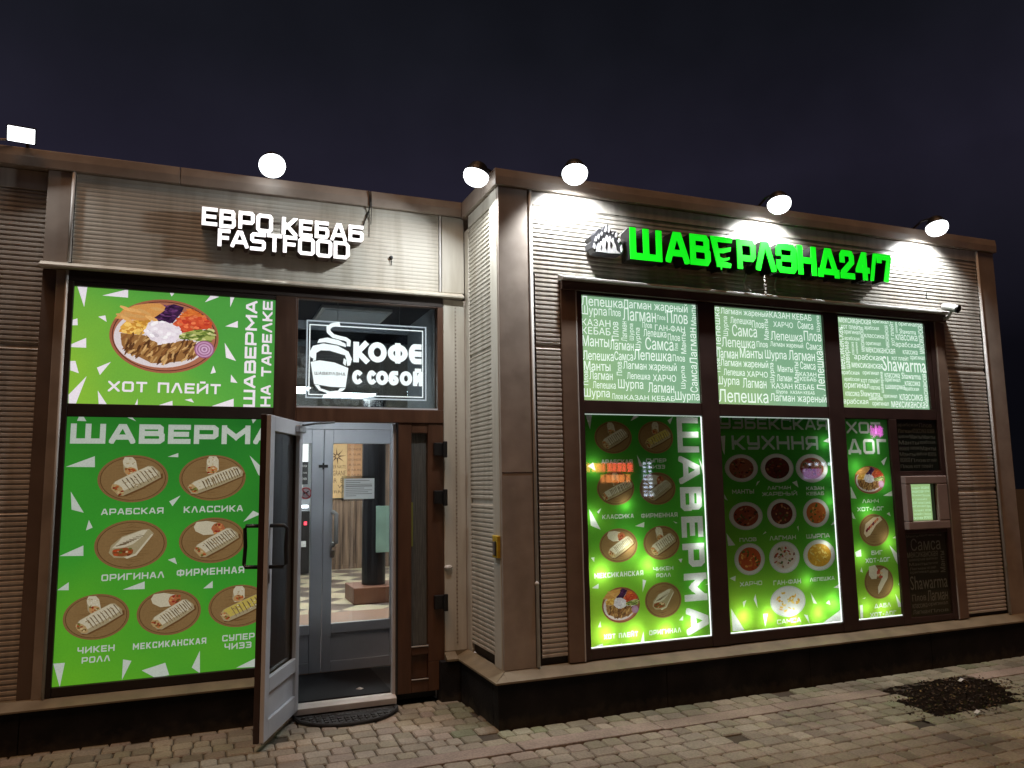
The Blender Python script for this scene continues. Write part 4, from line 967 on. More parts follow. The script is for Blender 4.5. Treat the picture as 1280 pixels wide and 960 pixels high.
# side wall towards the door
mb = MB(); corrugated(mb, .178, .668, .41, 3.622, .012, axis='x', seams=SEAM); mb.build("corrugated_wall", M_CLADW, B, fix=False)
mb = MB(); mb.box(-.003, .030, .034, .176, .345, 3.725); mb.box(.001, .03, .178, D - .10, 3.624, 3.725); mb.build("side_trim", M_CLADW, B, bevel=.004)
MB().box(.0, .03, .670, D - .004, .345, 3.622).build("side_trim", M_CLADW, B, bevel=.003)
MB().box(.024, .033, .178, .668, .345, .409).build("vent_slot", M_DARKTRIM, B)
# ledge and plinth
mb = MB()
mb.prism_x([(-.098, .288), (-.098, .300), (.02, .352), (.02, .288)], -.01, 5.22)
mb.faces([(-.098, -.098, .288), (-.098, -.098, .300), (-.01, -.0, .340), (-.01, -.098, .300), (-.01, -.098, .288), (-.01, 0, .288)], [(0, 4, 3, 1), (1, 3, 2), (0, 1, 2, 5), (0, 5, 4), (2, 3, 4, 5)])
mb.faces([(-.098, -.098, .288), (-.098, -.098, .300), (-.098, D - .005, .300), (-.098, D - .005, .288), (0.006, 0, .350), (.006, D - .005, .350), (.006, 0, .288), (.006, D - .005, .288)], [(0, 1, 2, 3), (1, 4, 5, 2), (3, 2, 5, 7), (0, 3, 7, 6)])
mb.build("plinth_ledge", M_LEDGE, B)
mb = MB()
for a, b_ in ((-.072, 1.215), (1.218, 2.515), (2.518, 3.815), (3.818, 5.20)): mb.box(a, b_, -.072, .03, -.06, .286)
mb.box(-.06, 5.18, -.060, .0, -.06, .285); mb.box(-.072, .03, .032, D - .05, -.06, .286); mb.box(5.17, 5.20, .032, 4.2, -.06, .286)
mb.build("plinth", M_PLINTH, B, bevel=.006)
# window surround
M_SURR = noise_mat("surround_sheet", (.20, .135, .095), (.15, .10, .07), scale=6, rough=.45)
for xx in (.482, 4.262): MB().box(xx, xx + .118, -.006, .028, .352, 2.994).build("window_surround", M_SURR, B, bevel=.004)
for xx in (.601, 4.256):
    mb = MB(); mb.box(xx, xx + .006, -.012, .02, .352, 3.0); mb.build("edge_strip", M_WHITE if xx < 1 else M_FLASH, B)
mb = MB(); mb.prism_x([(-.085, 3.062), (-.087, 3.076), (.018, 3.116), (.018, 3.062)], .470, 4.400); mb.build("head_flashing", M_WHITE, B, bevel=.002)
MB().box(.482, 4.386, -.030, .03, 2.995, 3.060).build("head_panel", noise_mat("head_brown", (.11, .066, .052), scale=5, rough=.45), B, bevel=.004)
# frame grid (pieces butt together)
W = thing  # alias only
XA, XB, XC, XD, XE, XF, XG, XH = .655, 1.680, 1.842, 2.956, 3.120, 4.145, 3.616, 3.705
ZT, ZM1, ZM0, ZB = 2.975, 2.186, 2.092, .428
mb = MB()
y0, y1 = -.002, .045
mb.box(.608, XA, y0, y1, .356, 2.993); mb.box(4.200, 4.255, y0, y1, .356, 2.993)
mb.box(XB, XC, y0, y1, .356, 2.993); mb.box(XD, XE, y0, y1, .356, 2.993)
for a, b in ((XA, XB), (XC, XD), (XE, 4.200)):
    mb.box(a + .0005, b - .0005, y0 + .004, y1, ZT, 2.992); mb.box(a + .0005, b - .0005, y0 + .004, y1, ZM0, ZM1)
for a, b in ((XA, XB), (XC, XD)): mb.box(a + .0005, b - .0005, y0 + .004, y1, .357, ZB)
mb.box(XE + .0005, XG, y0 + .004, y1, .357, ZB); mb.box(XH, 4.1995, y0 + .004, y1, .357, .404)
mb.box(XG, XH, y0 + .002, y1, .357, ZM0 - .0005)
mb.box(XF + .0005, 4.1995, y0 + .008, y1, ZM1 + .0005, ZT - .0005)
mb.box(XH, 4.1995, y0 + .004, y1, 1.600, 1.640); mb.box(XH, 4.1995, y0 + .004, y1, 1.105, 1.138)
mb.build("window_frame", M_BROWN, B, bevel=.004)
for (a, b, c, d) in ((XA, XB, ZM1, ZT), (XC, XD, ZM1, ZT), (XE, XF, ZM1, ZT), (XA, XB, ZB, ZM0), (XC, XD, ZB, ZM0), (XE, XG, ZB, ZM0), (XH, 4.199, 1.642, ZM0), (XH, 4.199, .405, 1.103)):
    mb = MB(); mb.box(a + .001, b - .001, .006, .0105, c + .001, d - .001); mb.build("window_pane", M_GLASS, B)
# little hatch
mb = MB(); hx0, hx1, hz0, hz1 = 3.705, 4.200, 1.140, 1.598
mb.box(hx0, hx1, -.045, .03, hz1 - .07, hz1); mb.box(hx0, hx1, -.045, .03, hz0, hz0 + .07); mb.box(hx0, hx0 + .062, -.045, .03, hz0 + .0705, hz1 - .0705); mb.box(hx1 - .125, hx1, -.045, .03, hz0 + .0705, hz1 - .0705)
hf = mb.build("serving_hatch", noise_mat("hatch_frame", (.34, .27, .24), (.27, .21, .19), scale=5, rough=.4), B, bevel=.008)
MB().box(hx0 + .062, hx1 - .125, .012, .016, hz0 + .072, hz1 - .072).build("hatch_pane", M_GLASS, hf)
MB().box(hx1 - .143, hx1 - .126, -.02, .011, hz0 + .072, hz1 - .072).build("hatch_seal", M_DARKTRIM, hf)

# ---------------- the recessed left pavilion
A = thing("shop_pavilion", (-2.9, 2.4, 0), "lower beige pavilion on the left, set back, with the open entrance door and coffee window", "building")
mb = MB(); corrugated(mb, -6.5, -2.945, .30, 3.60, D + .06, seams=(2.545, 1.46)); mb.build("corrugated_wall", M_CLAD, A, fix=False)
MB().box(-6.5, -2.945, D + .045, D + .07, 3.602, 3.735).build("top_band", M_CLAD, A, bevel=.003)
mb = MB(); mb.box(-6.5, -2.80, D + .075, 4.2, .0, 3.73); mb.box(-2.799, -.02, D + .075, 1.5, 3.10, 3.73); mb.build("core_wall", M_DARKTRIM, A)
# pilaster left of the posters
mb = MB(); mb.box(-2.942, -2.800, D - .006, D + .07, 3.105, 3.735); mb.build("pilaster", M_FLASH, A, bevel=.004)
mb = MB(); mb.box(-2.944, -2.862, D + .020, D + .07, .30, 3.055); mb.build("pilaster", noise_mat("dark_brown_sheet", (.16, .115, .09), scale=4, rough=.5), A, bevel=.004)  # set-back strip in a darker brown
mb = MB(); mb.box(-2.860, -2.800, D - .006, D + .07, .30, 3.055); mb.build("pilaster", M_FLASH, A, bevel=.004)
mb = MB(); mb.tube([(-2.795, D - .012, .30), (-2.795, D - .012, 3.05)], .010, 8); mb.build("edge_moulding", M_WHITE, A, smooth=True)
mb = MB(); mb.tube([(-2.788, D - .016, 3.108), (-2.788, D - .016, 3.735)], .011, 8); mb.build("edge_moulding", M_WHITE, A, smooth=True)
# fascia: finely ribbed panels
mb = MB(); corrugated(mb, -2.775, -.215, 3.108, 3.735, D + .006, pitch=.030, depth=.0017); mb.build("fascia", M_CLADW, A, fix=False)
MB().box(-.775, -.771, D + .0005, D + .0032, 3.50, 3.735).build("fascia_joint", M_DARKTRIM, A)
mb = MB(); mb.box(-.212, -.196, D - .008, D + .02, 3.108, 3.735); mb.build("edge_moulding", M_WHITE, A, bevel=.002)
mb = MB(); mb.box(-.180, -.004, D - .004, D + .03, .345, 3.05); mb.box(-.190, -.004, D - .004, D + .03, 3.108, 3.735); mb.build("pilaster", M_CLADW, A, bevel=.004)
mb = MB()                                                            # punched rib down the pilaster
z = .40
while z < 3.0:
    mb.box(-.086, -.074, D - .0075, D - .0035, z, z + .012); z += .030
mb.build("punched_rib", M_FLASH, A)
mb = MB(); mb.box(-.006, .012, D - .012, D - .004, .345, 3.05); mb.build("edge_strip", M_FLASH, A)
mb = MB()
for a, b in ((-6.5, -4.4), (-4.396, -2.13), (-2.126, -.772), (-.768, -.03)):
    mb.prism_x([(D - .030, 3.738), (D - .034, 3.80), (D - .026, 3.862), (D + .3, 3.868), (D + .3, 3.738)], a, b)
mb.build("roof_cap", M_FLASH, A, bevel=.004)
# flashing over the windows
mb = MB(); mb.prism_x([(D - .062, 3.058), (D - .064, 3.072), (D - .01, 3.104), (D + .02, 3.104), (D + .02, 3.058)], -2.955, -.022); mb.build("head_flashing", M_CLADW, A, bevel=.002)
MB().box(-2.79, -.185, D - .012, D + .06, 2.984, 3.056).build("head_panel", M_DARKTRIM, A, bevel=.003)
# window and door frames
mb = MB()
f0, f1 = D - .012, D + .06
mb.box(-2.790, -2.752, f0, f1, .305, 2.983)
mb.box(-2.7515, -1.4555, f0 + .004, f1, 2.952, 2.982); mb.box(-2.7515, -1.4555, f0 + .004, f1, 2.074, 2.160); mb.box(-2.7515, -1.4555, f0 + .004, f1, .305, .364)
mb.build("window_frame", M_DARKTRIM, A, bevel=.004)
MB().box(-1.455, -1.306, f0, f1, .305, 2.983).build("mullion", noise_mat("mullion_brown", (.060, .029, .015), (.042, .020, .011), scale=5, rough=.42, stretch=(4, 4, .6)), A, bevel=.004)
mb = MB()
mb.box(-1.3055, -1.2955, f0, f1, 2.06, 2.982); mb.box(-1.3055, -1.272, f0 - .003, f1, .07, 2.0595)
mb.box(-1.295, -.230, f0 + .002, f1, 2.976, 2.982); mb.box(-.2295, -.1835, f0 + .002, f1, 2.165, 2.982)
mb.box(-1.295, -.1835, f0 - .002, f1, 2.062, 2.1635)
mb.build("door_frame", M_BROWNW, A, bevel=.004)
# brown side light to the right of the door
mb = MB()
s0, s1 = D - .006, D + .055
mb.box(-.548, -.437, s0, s1, .075, 2.0615); mb.box(-.308, -.1835, s0, s1, .285, 2.0615)
mb.box(-.308, -.225, s0, s1, .075, .2845)
mb.box(-.4365, -.3085, s0 + .003, s1, 1.985, 2.061); mb.box(-.4365, -.3085, s0 + .003, s1, .340, .400); mb.box(-.4365, -.3085, s0 + .003, s1, .075, .165)
mb.box(-.4365, -.3085, s0 + .028, s1, .1655, .3395)
mb.build("side_light", M_BROWNW, A, bevel=.004)
MB().box(-.4365, -.3085, D + .03, D + .034, .4005, 1.9845).build("frosted_pane", M_FROST, A)
mb = MB(); mb.box(-.4365, -.3085, s0 - .004, s0 + .002, .400, .406); mb.box(-.4365, -.3085, s0 - .004, s0 + .002, .165, .170); mb.build("glazing_bead", M_WHITE, A)
for zc in (1.865, 1.500, .720):
    mb = MB(); mb.box(-.268, -.176, D - .05, D - .007, zc - .055, zc + .045); mb.box(-.205, -.172, D - .075, D - .051, zc - .07, zc + .055)
    mb.build("shutter_hinge", M_BLACK, A, bevel=.005)
# transom pane
MB().box(-1.2945, -.2305, D + .02, D + .025, 2.164, 2.9755).build("transom_pane", M_GLASSD, A)
mb = MB(); mb.box(-1.2945, -.2305, D - .008, D + .012, 2.1645, 2.176); mb.build("glazing_bead", M_WHITEALU, A)
# ledge, plinth
mb = MB(); mb.prism_x([(D - .088, .252), (D - .088, .264), (D - .01, .302), (D + .06, .302), (D + .06, .252)], -6.5, -1.45); mb.build("plinth_ledge", M_LEDGE, A, bevel=.002)
mb = MB()
for a, b_ in ((-6.5, -2.905), (-2.902, -1.44)): mb.box(a, b_, D - .062, D + .06, -.06, .250)
mb.box(-6.4, -1.46, D - .052, D + .05, -.06, .249); mb.build("plinth", M_PLINTH, A, bevel=.006)
mb = MB(); mb.prism_x([(D - .085, .288), (D - .085, .302), (D - .006, .343), (D + .05, .3445), (D + .05, .288)], -.185, -.0985)
mb.box(-.0975, .02, D - .0045, D + .05, .288, .3445); mb.build("plinth_ledge", M_LEDGE, A)
mb = MB(); mb.box(-.225, -.075, D - .07, D + .06, -.06, .2865); mb.build("plinth", M_PLINTH, A, bevel=.004)
# threshold
mb = MB(); mb.prism_x([(D - .028, .02), (D - .03, .062), (D + .02, .078), (D + .07, .078), (D + .07, .02)], -1.272, -.552); mb.build("threshold", M_WHITE, A, bevel=.003)
MB().box(-.5515, -.540, D - .010, D + .06, .078, 2.0605).build("door_jamb", M_BLACK, A)
MB().box(-.576, -.552, D + .02, D + .06, .080, 2.055).build("door_jamb", M_WHITEALU, A)
# vestibule
mb = MB()
mb.box(-1.40, -1.36, D + .062, 1.70, 0, 3.0); mb.box(-.235, -.20, D + .062, 1.70, 0, 3.0)
mb.build("vestibule_wall", M_VEST, A)
MB().box(-1.359, -.236, D + .062, 1.70, .02, .074).build("vestibule_floor", M_RUBBER, A)
MB().box(-1.40, -.19, D + .062, 9.6, 3.002, 3.05).build("vestibule_ceiling", noise_mat("dark_ceiling", (.035, .035, .04), scale=4, rough=.8), A)
mb = MB(); mb.box(-1.359, -1.290, 1.66, 1.72, .075, 2.19); mb.box(-.330, -.236, 1.66, 1.72, .075, 2.19)
mb.box(-1.2895, -.3305, 1.66, 1.72, 2.070, 2.19); mb.box(-1.359, -.236, 1.66, 1.72, 2.93, 3.0)
mb.build("inner_frame", M_WHITEALU, A, bevel=.003)
MB().box(-1.358, -.237, 1.685, 1.69, 2.191, 2.929).build("inner_transom_pane", M_GLASS, A)
def inner_leaf(x0, x1, gx0, gx1, handle):
    mb = MB(); a, b = 1.665, 1.71
    mb.box(x0, gx0, a, b, .085, 2.068); mb.box(gx1, x1, a, b, .085, 2.068)
    mb.box(gx0 + .0005, gx1 - .0005, a + .002, b, 1.950, 2.068); mb.box(gx0 + .0005, gx1 - .0005, a + .002, b, .385, .465); mb.box(gx0 + .0005, gx1 - .0005, a + .002, b, .085, .165)
    mb.box(gx0 + .0005, gx1 - .0005, a + .022, b, .1655, .3845)
    d = mb.build("inner_door", M_WHITEALU, A, bevel=.004)
    MB().box(gx0 + .001, gx1 - .001, a + .02, a + .025, .4655, 1.9495).build("glass", M_GLASS, d)
    if handle:
        hx = x0 + .045
        mb = MB(); mb.tube([(hx + .03, a, 1.37), (hx + .03, a - .05, 1.375), (hx + .05, a - .066, 1.36), (hx + .05, a - .066, 1.12), (hx + .03, a - .05, 1.105), (hx + .03, a, 1.11)], .018, 10)
        mb.build("handle", M_WHITE, d, smooth=True)
        mb = MB(); mb.box(hx + .012, hx + .048, a - .006, a - .0005, 1.00, 1.06); mb.build("lock", M_STEEL, d, bevel=.002)
        mb = MB(); mb.box(x0 - .045, x0 + .03, a - .012, a - .0005, 1.745, 1.770); mb.box(x0 - .016, x0 - .002, a - .016, a - .0125, 1.73, 1.785); mb.build("latch", M_BLACK, d)
    return d
inner_leaf(-1.288, -.966, -1.150, -1.062, False)
inner_leaf(-.960, -.332, -.886, -.392, True)
# ---------------- cafe room behind
mb = MB()
mb.box(-3.6, 6, 9.55, 9.7, 0, 3.0); mb.box(-3.7, -3.6, 1.8, 9.7, 0, 3.0); mb.box(5.95, 6.1, 4.3, 9.7, 0, 3.0)
mb.box(-2.6, -1.41, 1.74, 1.80, 0, 3.0); mb.box(-.19, .034, 1.74, 1.80, 0, 3.0)
mb.build("cafe_wall", noise_mat("cafe_paint", (.30, .32, .33), scale=2, rough=.7), A)
def floor_mat():
    m, nt, b = new_mat("cafe_tiles"); N, L = nt.nodes, nt.links
    geo = N.new('ShaderNodeNewGeometry'); mp = N.new('ShaderNodeMapping'); mp.inputs['Rotation'].default_value = (0, 0, math.radians(38))
    ck = N.new('ShaderNodeTexChecker'); ck.inputs['Scale'].default_value = 2.2
    ck.inputs['Color1'].default_value = (.62, .54, .36, 1); ck.inputs['Color2'].default_value = (.16, .12, .10, 1)
    L.new(geo.outputs['Position'], mp.inputs[0]); L.new(mp.outputs[0], ck.inputs[0])
    nz = N.new('ShaderNodeTexNoise'); nz.inputs['Scale'].default_value = 5; L.new(geo.outputs['Position'], nz.inputs['Vector'])
    mx = N.new('ShaderNodeMix'); mx.data_type = 'RGBA'; mx.blend_type = 'MULTIPLY'; mx.inputs[0].default_value = .3
    L.new(ck.outputs[0], mx.inputs[6]); L.new(nz.outputs['Color'], mx.inputs[7]); L.new(mx.outputs[2], b.inputs['Base Color'])
    b.inputs['Roughness'].default_value = .3
    return m
MB().box(-3.6, 5.95, 4.7, 9.55, .02, .076).build("cafe_floor", floor_mat(), A)
MB().box(-3.6, 5.95, 1.80, 4.698, .02, .078).build("cafe_entrance_floor", noise_mat("brown_tile", (.36, .22, .15), (.28, .17, .12), scale=4, rough=.35), A)
MB().box(-3.6, 5.95, 1.80, 9.55, 2.80, 2.86).build("cafe_ceiling", noise_mat("cafe_ceiling_paint", (.30, .32, .35), scale=2, rough=.8), A)
def plank_mat():
    m, nt, b = new_mat("weathered_planks"); N, L = nt.nodes, nt.links
    geo = N.new('ShaderNodeNewGeometry'); mp = N.new('ShaderNodeMapping'); mp.inputs['Scale'].default_value = (8, 1, .5)
    nz = N.new('ShaderNodeTexNoise'); nz.inputs['Scale'].default_value = 2.2; nz.inputs['Detail'].default_value = 6
    L.new(geo.outputs['Position'], mp.inputs[0]); L.new(mp.outputs[0], nz.inputs['Vector'])
    rp = N.new('ShaderNodeValToRGB'); rp.color_ramp.elements[0].position = .35; rp.color_ramp.elements[1].position = .68
    rp.color_ramp.elements[0].color = (.055, .03, .018, 1); rp.color_ramp.elements[1].color = (.26, .17, .11, 1)
    L.new(nz.outputs['Fac'], rp.inputs[0]); L.new(rp.outputs[0], b.inputs['Base Color']); b.inputs['Roughness'].default_value = .6
    return m
M_PLANK = plank_mat()
mb = MB(); x = .02
while x < 1.9:
    w = random.uniform(.10, .16); mb.box(x, x + w - .006, 9.50 - random.uniform(0, .012), 9.548, .16, 2.79 if x > .74 else 1.34); x += w
mb.box(.02, 1.9, 9.50, 9.548, .078, .158)
mb.build("plank_cladding", M_PLANK, A)

# ================================================================== open entrance door (a part of the left pavilion)
HX, HY = -1.272, D - .012
ANG = math.atan2(.155 - HY, -1.538 - HX)
MD = Matrix.Translation((HX, HY, 0)) @ Matrix.Rotation(ANG, 4, 'Z')
DW, DZ0, DZ1 = .69, .052, 2.056
# local u along the leaf; v: +v is the inner (white) side facing the opening
def leaf(mb, u0, u1, v0, v1, z0, z1): mb.box(u0, u1, v0, v1, z0, z1, M=MD)
mb = MB()
for (u0, u1, z0, z1) in ((0, .075, DZ0, DZ1), (DW - .075, DW, DZ0, DZ1), (.0755, DW - .0755, DZ1 - .095, DZ1 - .001), (.0755, DW - .0755, .335, .415), (.0755, DW - .0755, DZ0 + .001, .165)):
    leaf(mb, u0, u1, -.036, .0, z0, z1)
leaf(mb, .0755, DW - .0755, -.026, -.002, .1655, .3345)
door = mb.build("entrance_door", M_BROWN, A, bevel=.004)
mb = MB()
for (u0, u1, z0, z1) in ((0.004, .075, DZ0 + .004, DZ1 - .004), (DW - .085, DW - .004, DZ0 + .004, DZ1 - .004), (.0755, DW - .0855, DZ1 - .105, DZ1 - .005), (.0755, DW - .0855, .330, .420), (.0755, DW - .0855, DZ0 + .005, .170)):
    leaf(mb, u0, u1, .001, .030, z0, z1)
leaf(mb, .0755, DW - .0855, .001, .012, .1705, .3295)
mb.build("inner_face", M_WHITEALU, door, bevel=.004)
mb = MB(); leaf(mb, .076, DW - .076, -.014, -.009, .4155, DZ1 - .0955); mb.build("glass", glass_mat("door_leaf_glass", (.62, .66, .64), .16), door)
for side in (1, -1):
    v0 = .031 if side > 0 else -.037
    hp = [(.655, v0), (.655, v0 + side * .085), (.640, v0 + side * .100)]
    P = [(u, v, 1.352) for u, v in hp[:2]] + [(hp[2][0], hp[2][1], 1.335), (hp[2][0], hp[2][1] - .006 * side, 1.225), (hp[2][0], hp[2][1], 1.115)] + [(u, v, 1.098) for u, v in hp[:2][::-1]]
    mb = MB(); mb.tube([tuple(MD @ Vector(p)) for p in P], .0125, 10); mb.build("handle", M_BLACK, door, smooth=True)
mb = MB(); leaf(mb, .05, .19, .031, .066, DZ1 - .085, DZ1 - .035)
mb.build("door_closer", M_STEEL, door, bevel=.006)
mb = MB(); mb.tube([tuple(MD @ Vector((.08, .05, DZ1 - .03))), (-1.16, D - .03, 2.045), (-1.02, D - .006, 2.058)], .008, 6); mb.build("closer_arm", M_BLACK, door)
mb = MB(); leaf(mb, DW - .03, DW - .012, .0305, .036, 1.00, 1.06); mb.build("lock", M_STEEL, door)

# ================================================================== lettering on the walls
def letter_sign(name, label, loc, letters, y0, y1, face_m, side_m, th):
    t = thing(name, loc, label, "sign")
    for (ch, x0, x1, z0, z1) in letters:
        if ch == 'Е*':      # the letter drawn like a tapering spit
            W_, H_ = x1 - x0, z1 - z0
            S = lambda P: [(x0 + W_ * x, z0 + H_ * z) for x, z in P]
            polys = [S(p) for p in ([(0, 1), (.26, 1), (.46, 0), (.26, 0)], [(.02, 1), (1, 1), (.96, .83), (.06, .83)], [(.14, .60), (.62, .62), (.60, .47), (.16, .45)], [(.50, .62), (.92, .70), (.88, .55), (.55, .47)], [(.24, .17), (.60, .20), (.90, .14), (.86, .0), (.24, 0)], [(.20, .36), (.55, .30), (.84, .36), (.80, .26), (.52, .20), (.22, .26)], [(.40, .02), (.47, .02), (.455, -.08), (.415, -.08)])]
        else:
            polys = glyph(ch, x0, z0, x1, z1, th)
        fm, bmh = solid_letter(polys, y0, y1)
        b = bmh.build("letter", side_m, t, fix=True)
        fm.build("letter_face", face_m, b, fix=True)
    return t
letter_sign("letter_sign", "glowing white two-line sign letters on the left fascia above the door", (-1.42, D - .06, 3.29), WHITE, D - .12, D - .004, M_WLET, M_WSIDE, .0255)
gr = [(('Е*' if i == 3 else g), a, b, c, d) for i, (g, a, b, c, d) in enumerate(GREEN)]
gs = letter_sign("letter_sign", "glowing green block letters ending in 24/7 above the right shop window", (2.3, -.07, 3.24), gr, -.14, -.002, M_GREEN, M_SIGNBLK, .050)
mb = MB(); mb.tube([(1.93, -.10, 3.50), (1.90, -.12, 3.535), (1.965, -.12, 3.56)], .005, 6); mb.tube([(1.83, -.13, 3.255), (1.832, -.13, 3.20)], .004, 6); mb.build("spit_rod", M_STEEL, gs)
# wiring below the green letters
for (xx, lab) in ((2.13, "thin grey wire bracket under the green letter P shape"), (2.44, "thin white wire bracket under the middle of the green letters")):
    mb = MB(); mb.tube([(xx, -.05, 3.245), (xx - .02, -.045, 3.18), (xx - .02, -.05, 3.12), (xx + .03, -.06, 3.105)], .006, 6)
    tag(mb.build("wire", M_WHITE, smooth=True), {2.13: "thin pale wire hanging under the green letters, left of the other wire", 2.44: "thin pale wire hanging under the middle of the green letters, right of the other wire"}[xx], "wire")
em = thing("emblem", (.82, -.05, 3.27), "silver spiky crown-like emblem beside the first green letter", "emblem")
eo = MB(); eo.prism_y(EMBLEM, -.10, -.012); eo.build("emblem_body", noise_mat("grey_emblem_plastic", (.055,.055,.06), (.03,.03,.035), scale=40, rough=.5), em)
ew = MB()
for p in EMB_W: ew.prism_y(p, -.108, -.1005)
ed = MB()
for p in EMB_D: ed.prism_y(p, -.111, -.1083)
ed.build("dark_flames", M_SIGNBLK, em)
ew.build("emblem_face", noise_mat("emblem_white", (.72,.72,.74), (.5,.5,.52), scale=50, rough=.4), em)
wr = MB(); wr.tube([(.93, -.06, 3.40), (.97, -.08, 3.455), (1.005, -.10, 3.49)], .004, 6); tag(wr.build("wire", M_WHITE, smooth=True), "thin wire from the silver emblem up to the first green letter", "wire")

# ================================================================== backlit prints
GA = rgb(140, 196, 50); GB = rgb(92, 172, 62); GC = rgb(62, 150, 60)
WHT = rgb(240, 232, 240)
def clipq(P, x0, x1, z0, z1):
    for a, b, k in ((0, x0, 1), (0, x1, -1), (1, z0, 1), (1, z1, -1)):
        if len(P) > 2: P = clip_poly(P, a, b, k)
    return P
# 1 - hot plate poster over the big left poster
X0, X1, Z0, Z1 = -2.7515, -1.4555, 2.1605, 2.9515
pr = Print([(X0, Z0), (X1, Z0), (X1, Z1), (X0, Z1)])
for s in SHARDS_A:
    pr.add(s, 'shard_pattern', WHT)
cx, cz, rx, rz = HOTPLATE_A
def hot_plate(pr, part, cx, cz, rx, rz, shapes):
    pr.add(ellipse(cx, cz, rx, rz, 56), part, rgb(160, 98, 72))
    pr.add(ellipse(cx, cz, rx * .955, rz * .945, 56), part, rgb(96, 52, 42))
    pr.add(ellipse(cx, cz, rx * .935, rz * .92, 56), part, rgb(172, 110, 84))
    pr.add(ellipse(cx - rx * .06, cz - rz * .05, rx * .86, rz * .80, 48), part, rgb(222, 212, 214))
    col = dict(bread=rgb(214, 152, 84), cabbage=rgb(60, 34, 66), carrot=rgb(214, 112, 52), tomato=rgb(204, 78, 48), cucumber=rgb(166, 176, 96), rice=rgb(236, 226, 234), potato=rgb(226, 172, 74), meat=rgb(152, 108, 62))
    fine = dict(cabbage=[rgb(84, 44, 90), rgb(40, 22, 48), rgb(110, 64, 112)], carrot=[rgb(232, 130, 60), rgb(196, 90, 44)], tomato=[rgb(222, 96, 60), rgb(190, 62, 44), rgb(232, 124, 80)], cucumber=[rgb(206, 206, 140), rgb(112, 132, 56), rgb(86, 104, 44)], rice=[rgb(246, 240, 246), rgb(224, 214, 224)], potato=[rgb(238, 196, 104), rgb(206, 144, 60)], meat=[rgb(182, 138, 84), rgb(112, 72, 40), rgb(204, 164, 108), rgb(140, 92, 52), rgb(88, 56, 34)], bread=[rgb(226, 172, 104)])
    for nm in ('potato', 'meat', 'cabbage', 'carrot', 'tomato', 'cucumber', 'bread', 'rice'):
        P = shapes[nm]
        pr.add(jag(P, .004 * rx / .35), part, col[nm])
        bx0, bx1 = min(p[0] for p in P), max(p[0] for p in P); bz0, bz1 = min(p[1] for p in P), max(p[1] for p in P)
        nn = dict(meat=130, cabbage=44, carrot=34, tomato=44, cucumber=40, rice=34, potato=34, bread=9)[nm]
        for k in range(nn):
            for tr in range(20):
                px, pz = random.uniform(bx0, bx1), random.uniform(bz0, bz1)
                ins = False
                for i in range(len(P)):
                    (xa, za), (xb, zb) = P[i], P[(i + 1) % len(P)]
                    if (za > pz) != (zb > pz) and px < (xb - xa) * (pz - za) / (zb - za) + xa: ins = not ins
                if ins: break
            s = rx / .35
            l, h = dict(meat=(.030, .007), cabbage=(.020, .005), carrot=(.018, .006), tomato=(.018, .010), cucumber=(.026, .006), rice=(.018, .012), potato=(.020, .012), bread=(.05, .012))[nm]
            an = random.uniform(.6, 1.5) if nm == 'meat' else random.uniform(-.5, .6)
            pr.add(rot_poly(jag(ellipse(0, 0, l * s, h * s, 7), .002 * s), px, pz, an), part, vary(random.choice(fine[nm]), .15))
    ox, oz = shapes['onion'][0]
    for k, (r, c) in enumerate(((1, rgb(150, 92, 128)), (.88, rgb(196, 150, 184)), (.72, rgb(158, 104, 140)), (.60, rgb(204, 166, 196)), (.44, rgb(160, 110, 146)), (.32, rgb(210, 176, 204)), (.16, rgb(160, 112, 150)))):
        pr.add(ellipse(ox, oz, rx * .19 * r, rx * .19 * r * .95, 22), part, c)
hot_plate(pr, 'dish_picture#1', cx, cz, rx, rz, HP_SHAPES)
for t in CAPS_A:
    for q in text_box(*t, th=.20): pr.add(q, 'caption#1', WHT)
for q in text_rot('ШАВЕРМА', *VERT_A1, th=.22, gap=.16): pr.add(clipq(q, X0, X1, Z0, Z1), 'caption#2', WHT)
for q in text_rot('НА ТАРЕЛКЕ', *VERT_A2, th=.22, gap=.16): pr.add(clipq(q, X0, X1, Z0, Z1), 'caption#3', WHT)
po = thing("menu_poster", ((X0 + X1) / 2, D + .02, Z0), "backlit green poster with one heaped hot plate, above the large left poster", "poster", )
EM = 0.86
pr.build(po, D + .018, {'panel': print_mat("green_print_hot", EM, ((-2.75, 2.16), (-1.45, 2.95), rgb(140, 190, 58), rgb(92, 168, 66), rgb(64, 146, 66))), '*': print_mat("poster_print_hot", EM)})
MB().box(X0, X1, D + .021, D + .05, Z0, Z1).build("backing_board", M_DARKTRIM, po)
# 2 - large left poster
X0, X1, Z0, Z1 = -2.7515, -1.4555, .3645, 2.0735
pr = Print([(X0, Z0), (X1, Z0), (X1, Z1), (X0, Z1)])
LW = rgb(214, 226, 214)
for s in SHARDS_B: pr.add(clipq(s, X0, X1, Z0, Z1), 'shard_pattern', LW)
for k, (pl, kd) in enumerate(zip(PLATES_B, ('cut', 'thin', 'cone', 'leaf', 'cut', 'leaf', 'cheese'))):
    wrap_dish(pr, k, *pl, kd)
for i, t in enumerate(CAPS_B):
    for q in text_box(*t, th=.26 if i == 0 else .20, gap=.16 if i == 0 else .2): pr.add(clipq(q, X0, X1, Z0, Z1), ('title' if i == 0 else 'caption#%d' % i), LW)
po = thing("menu_poster", ((X0 + X1) / 2, D + .02, Z0), "large green poster of seven wraps on wooden boards, partly behind the open door", "poster")
EM = 0.52
pr.build(po, D + .018, {'panel': print_mat("green_print_big", EM, ((-2.75, .36), (-1.9, 2.07), rgb(112, 196, 46), rgb(66, 170, 52), rgb(46, 136, 50))), '*': print_mat("poster_print_big", EM)})
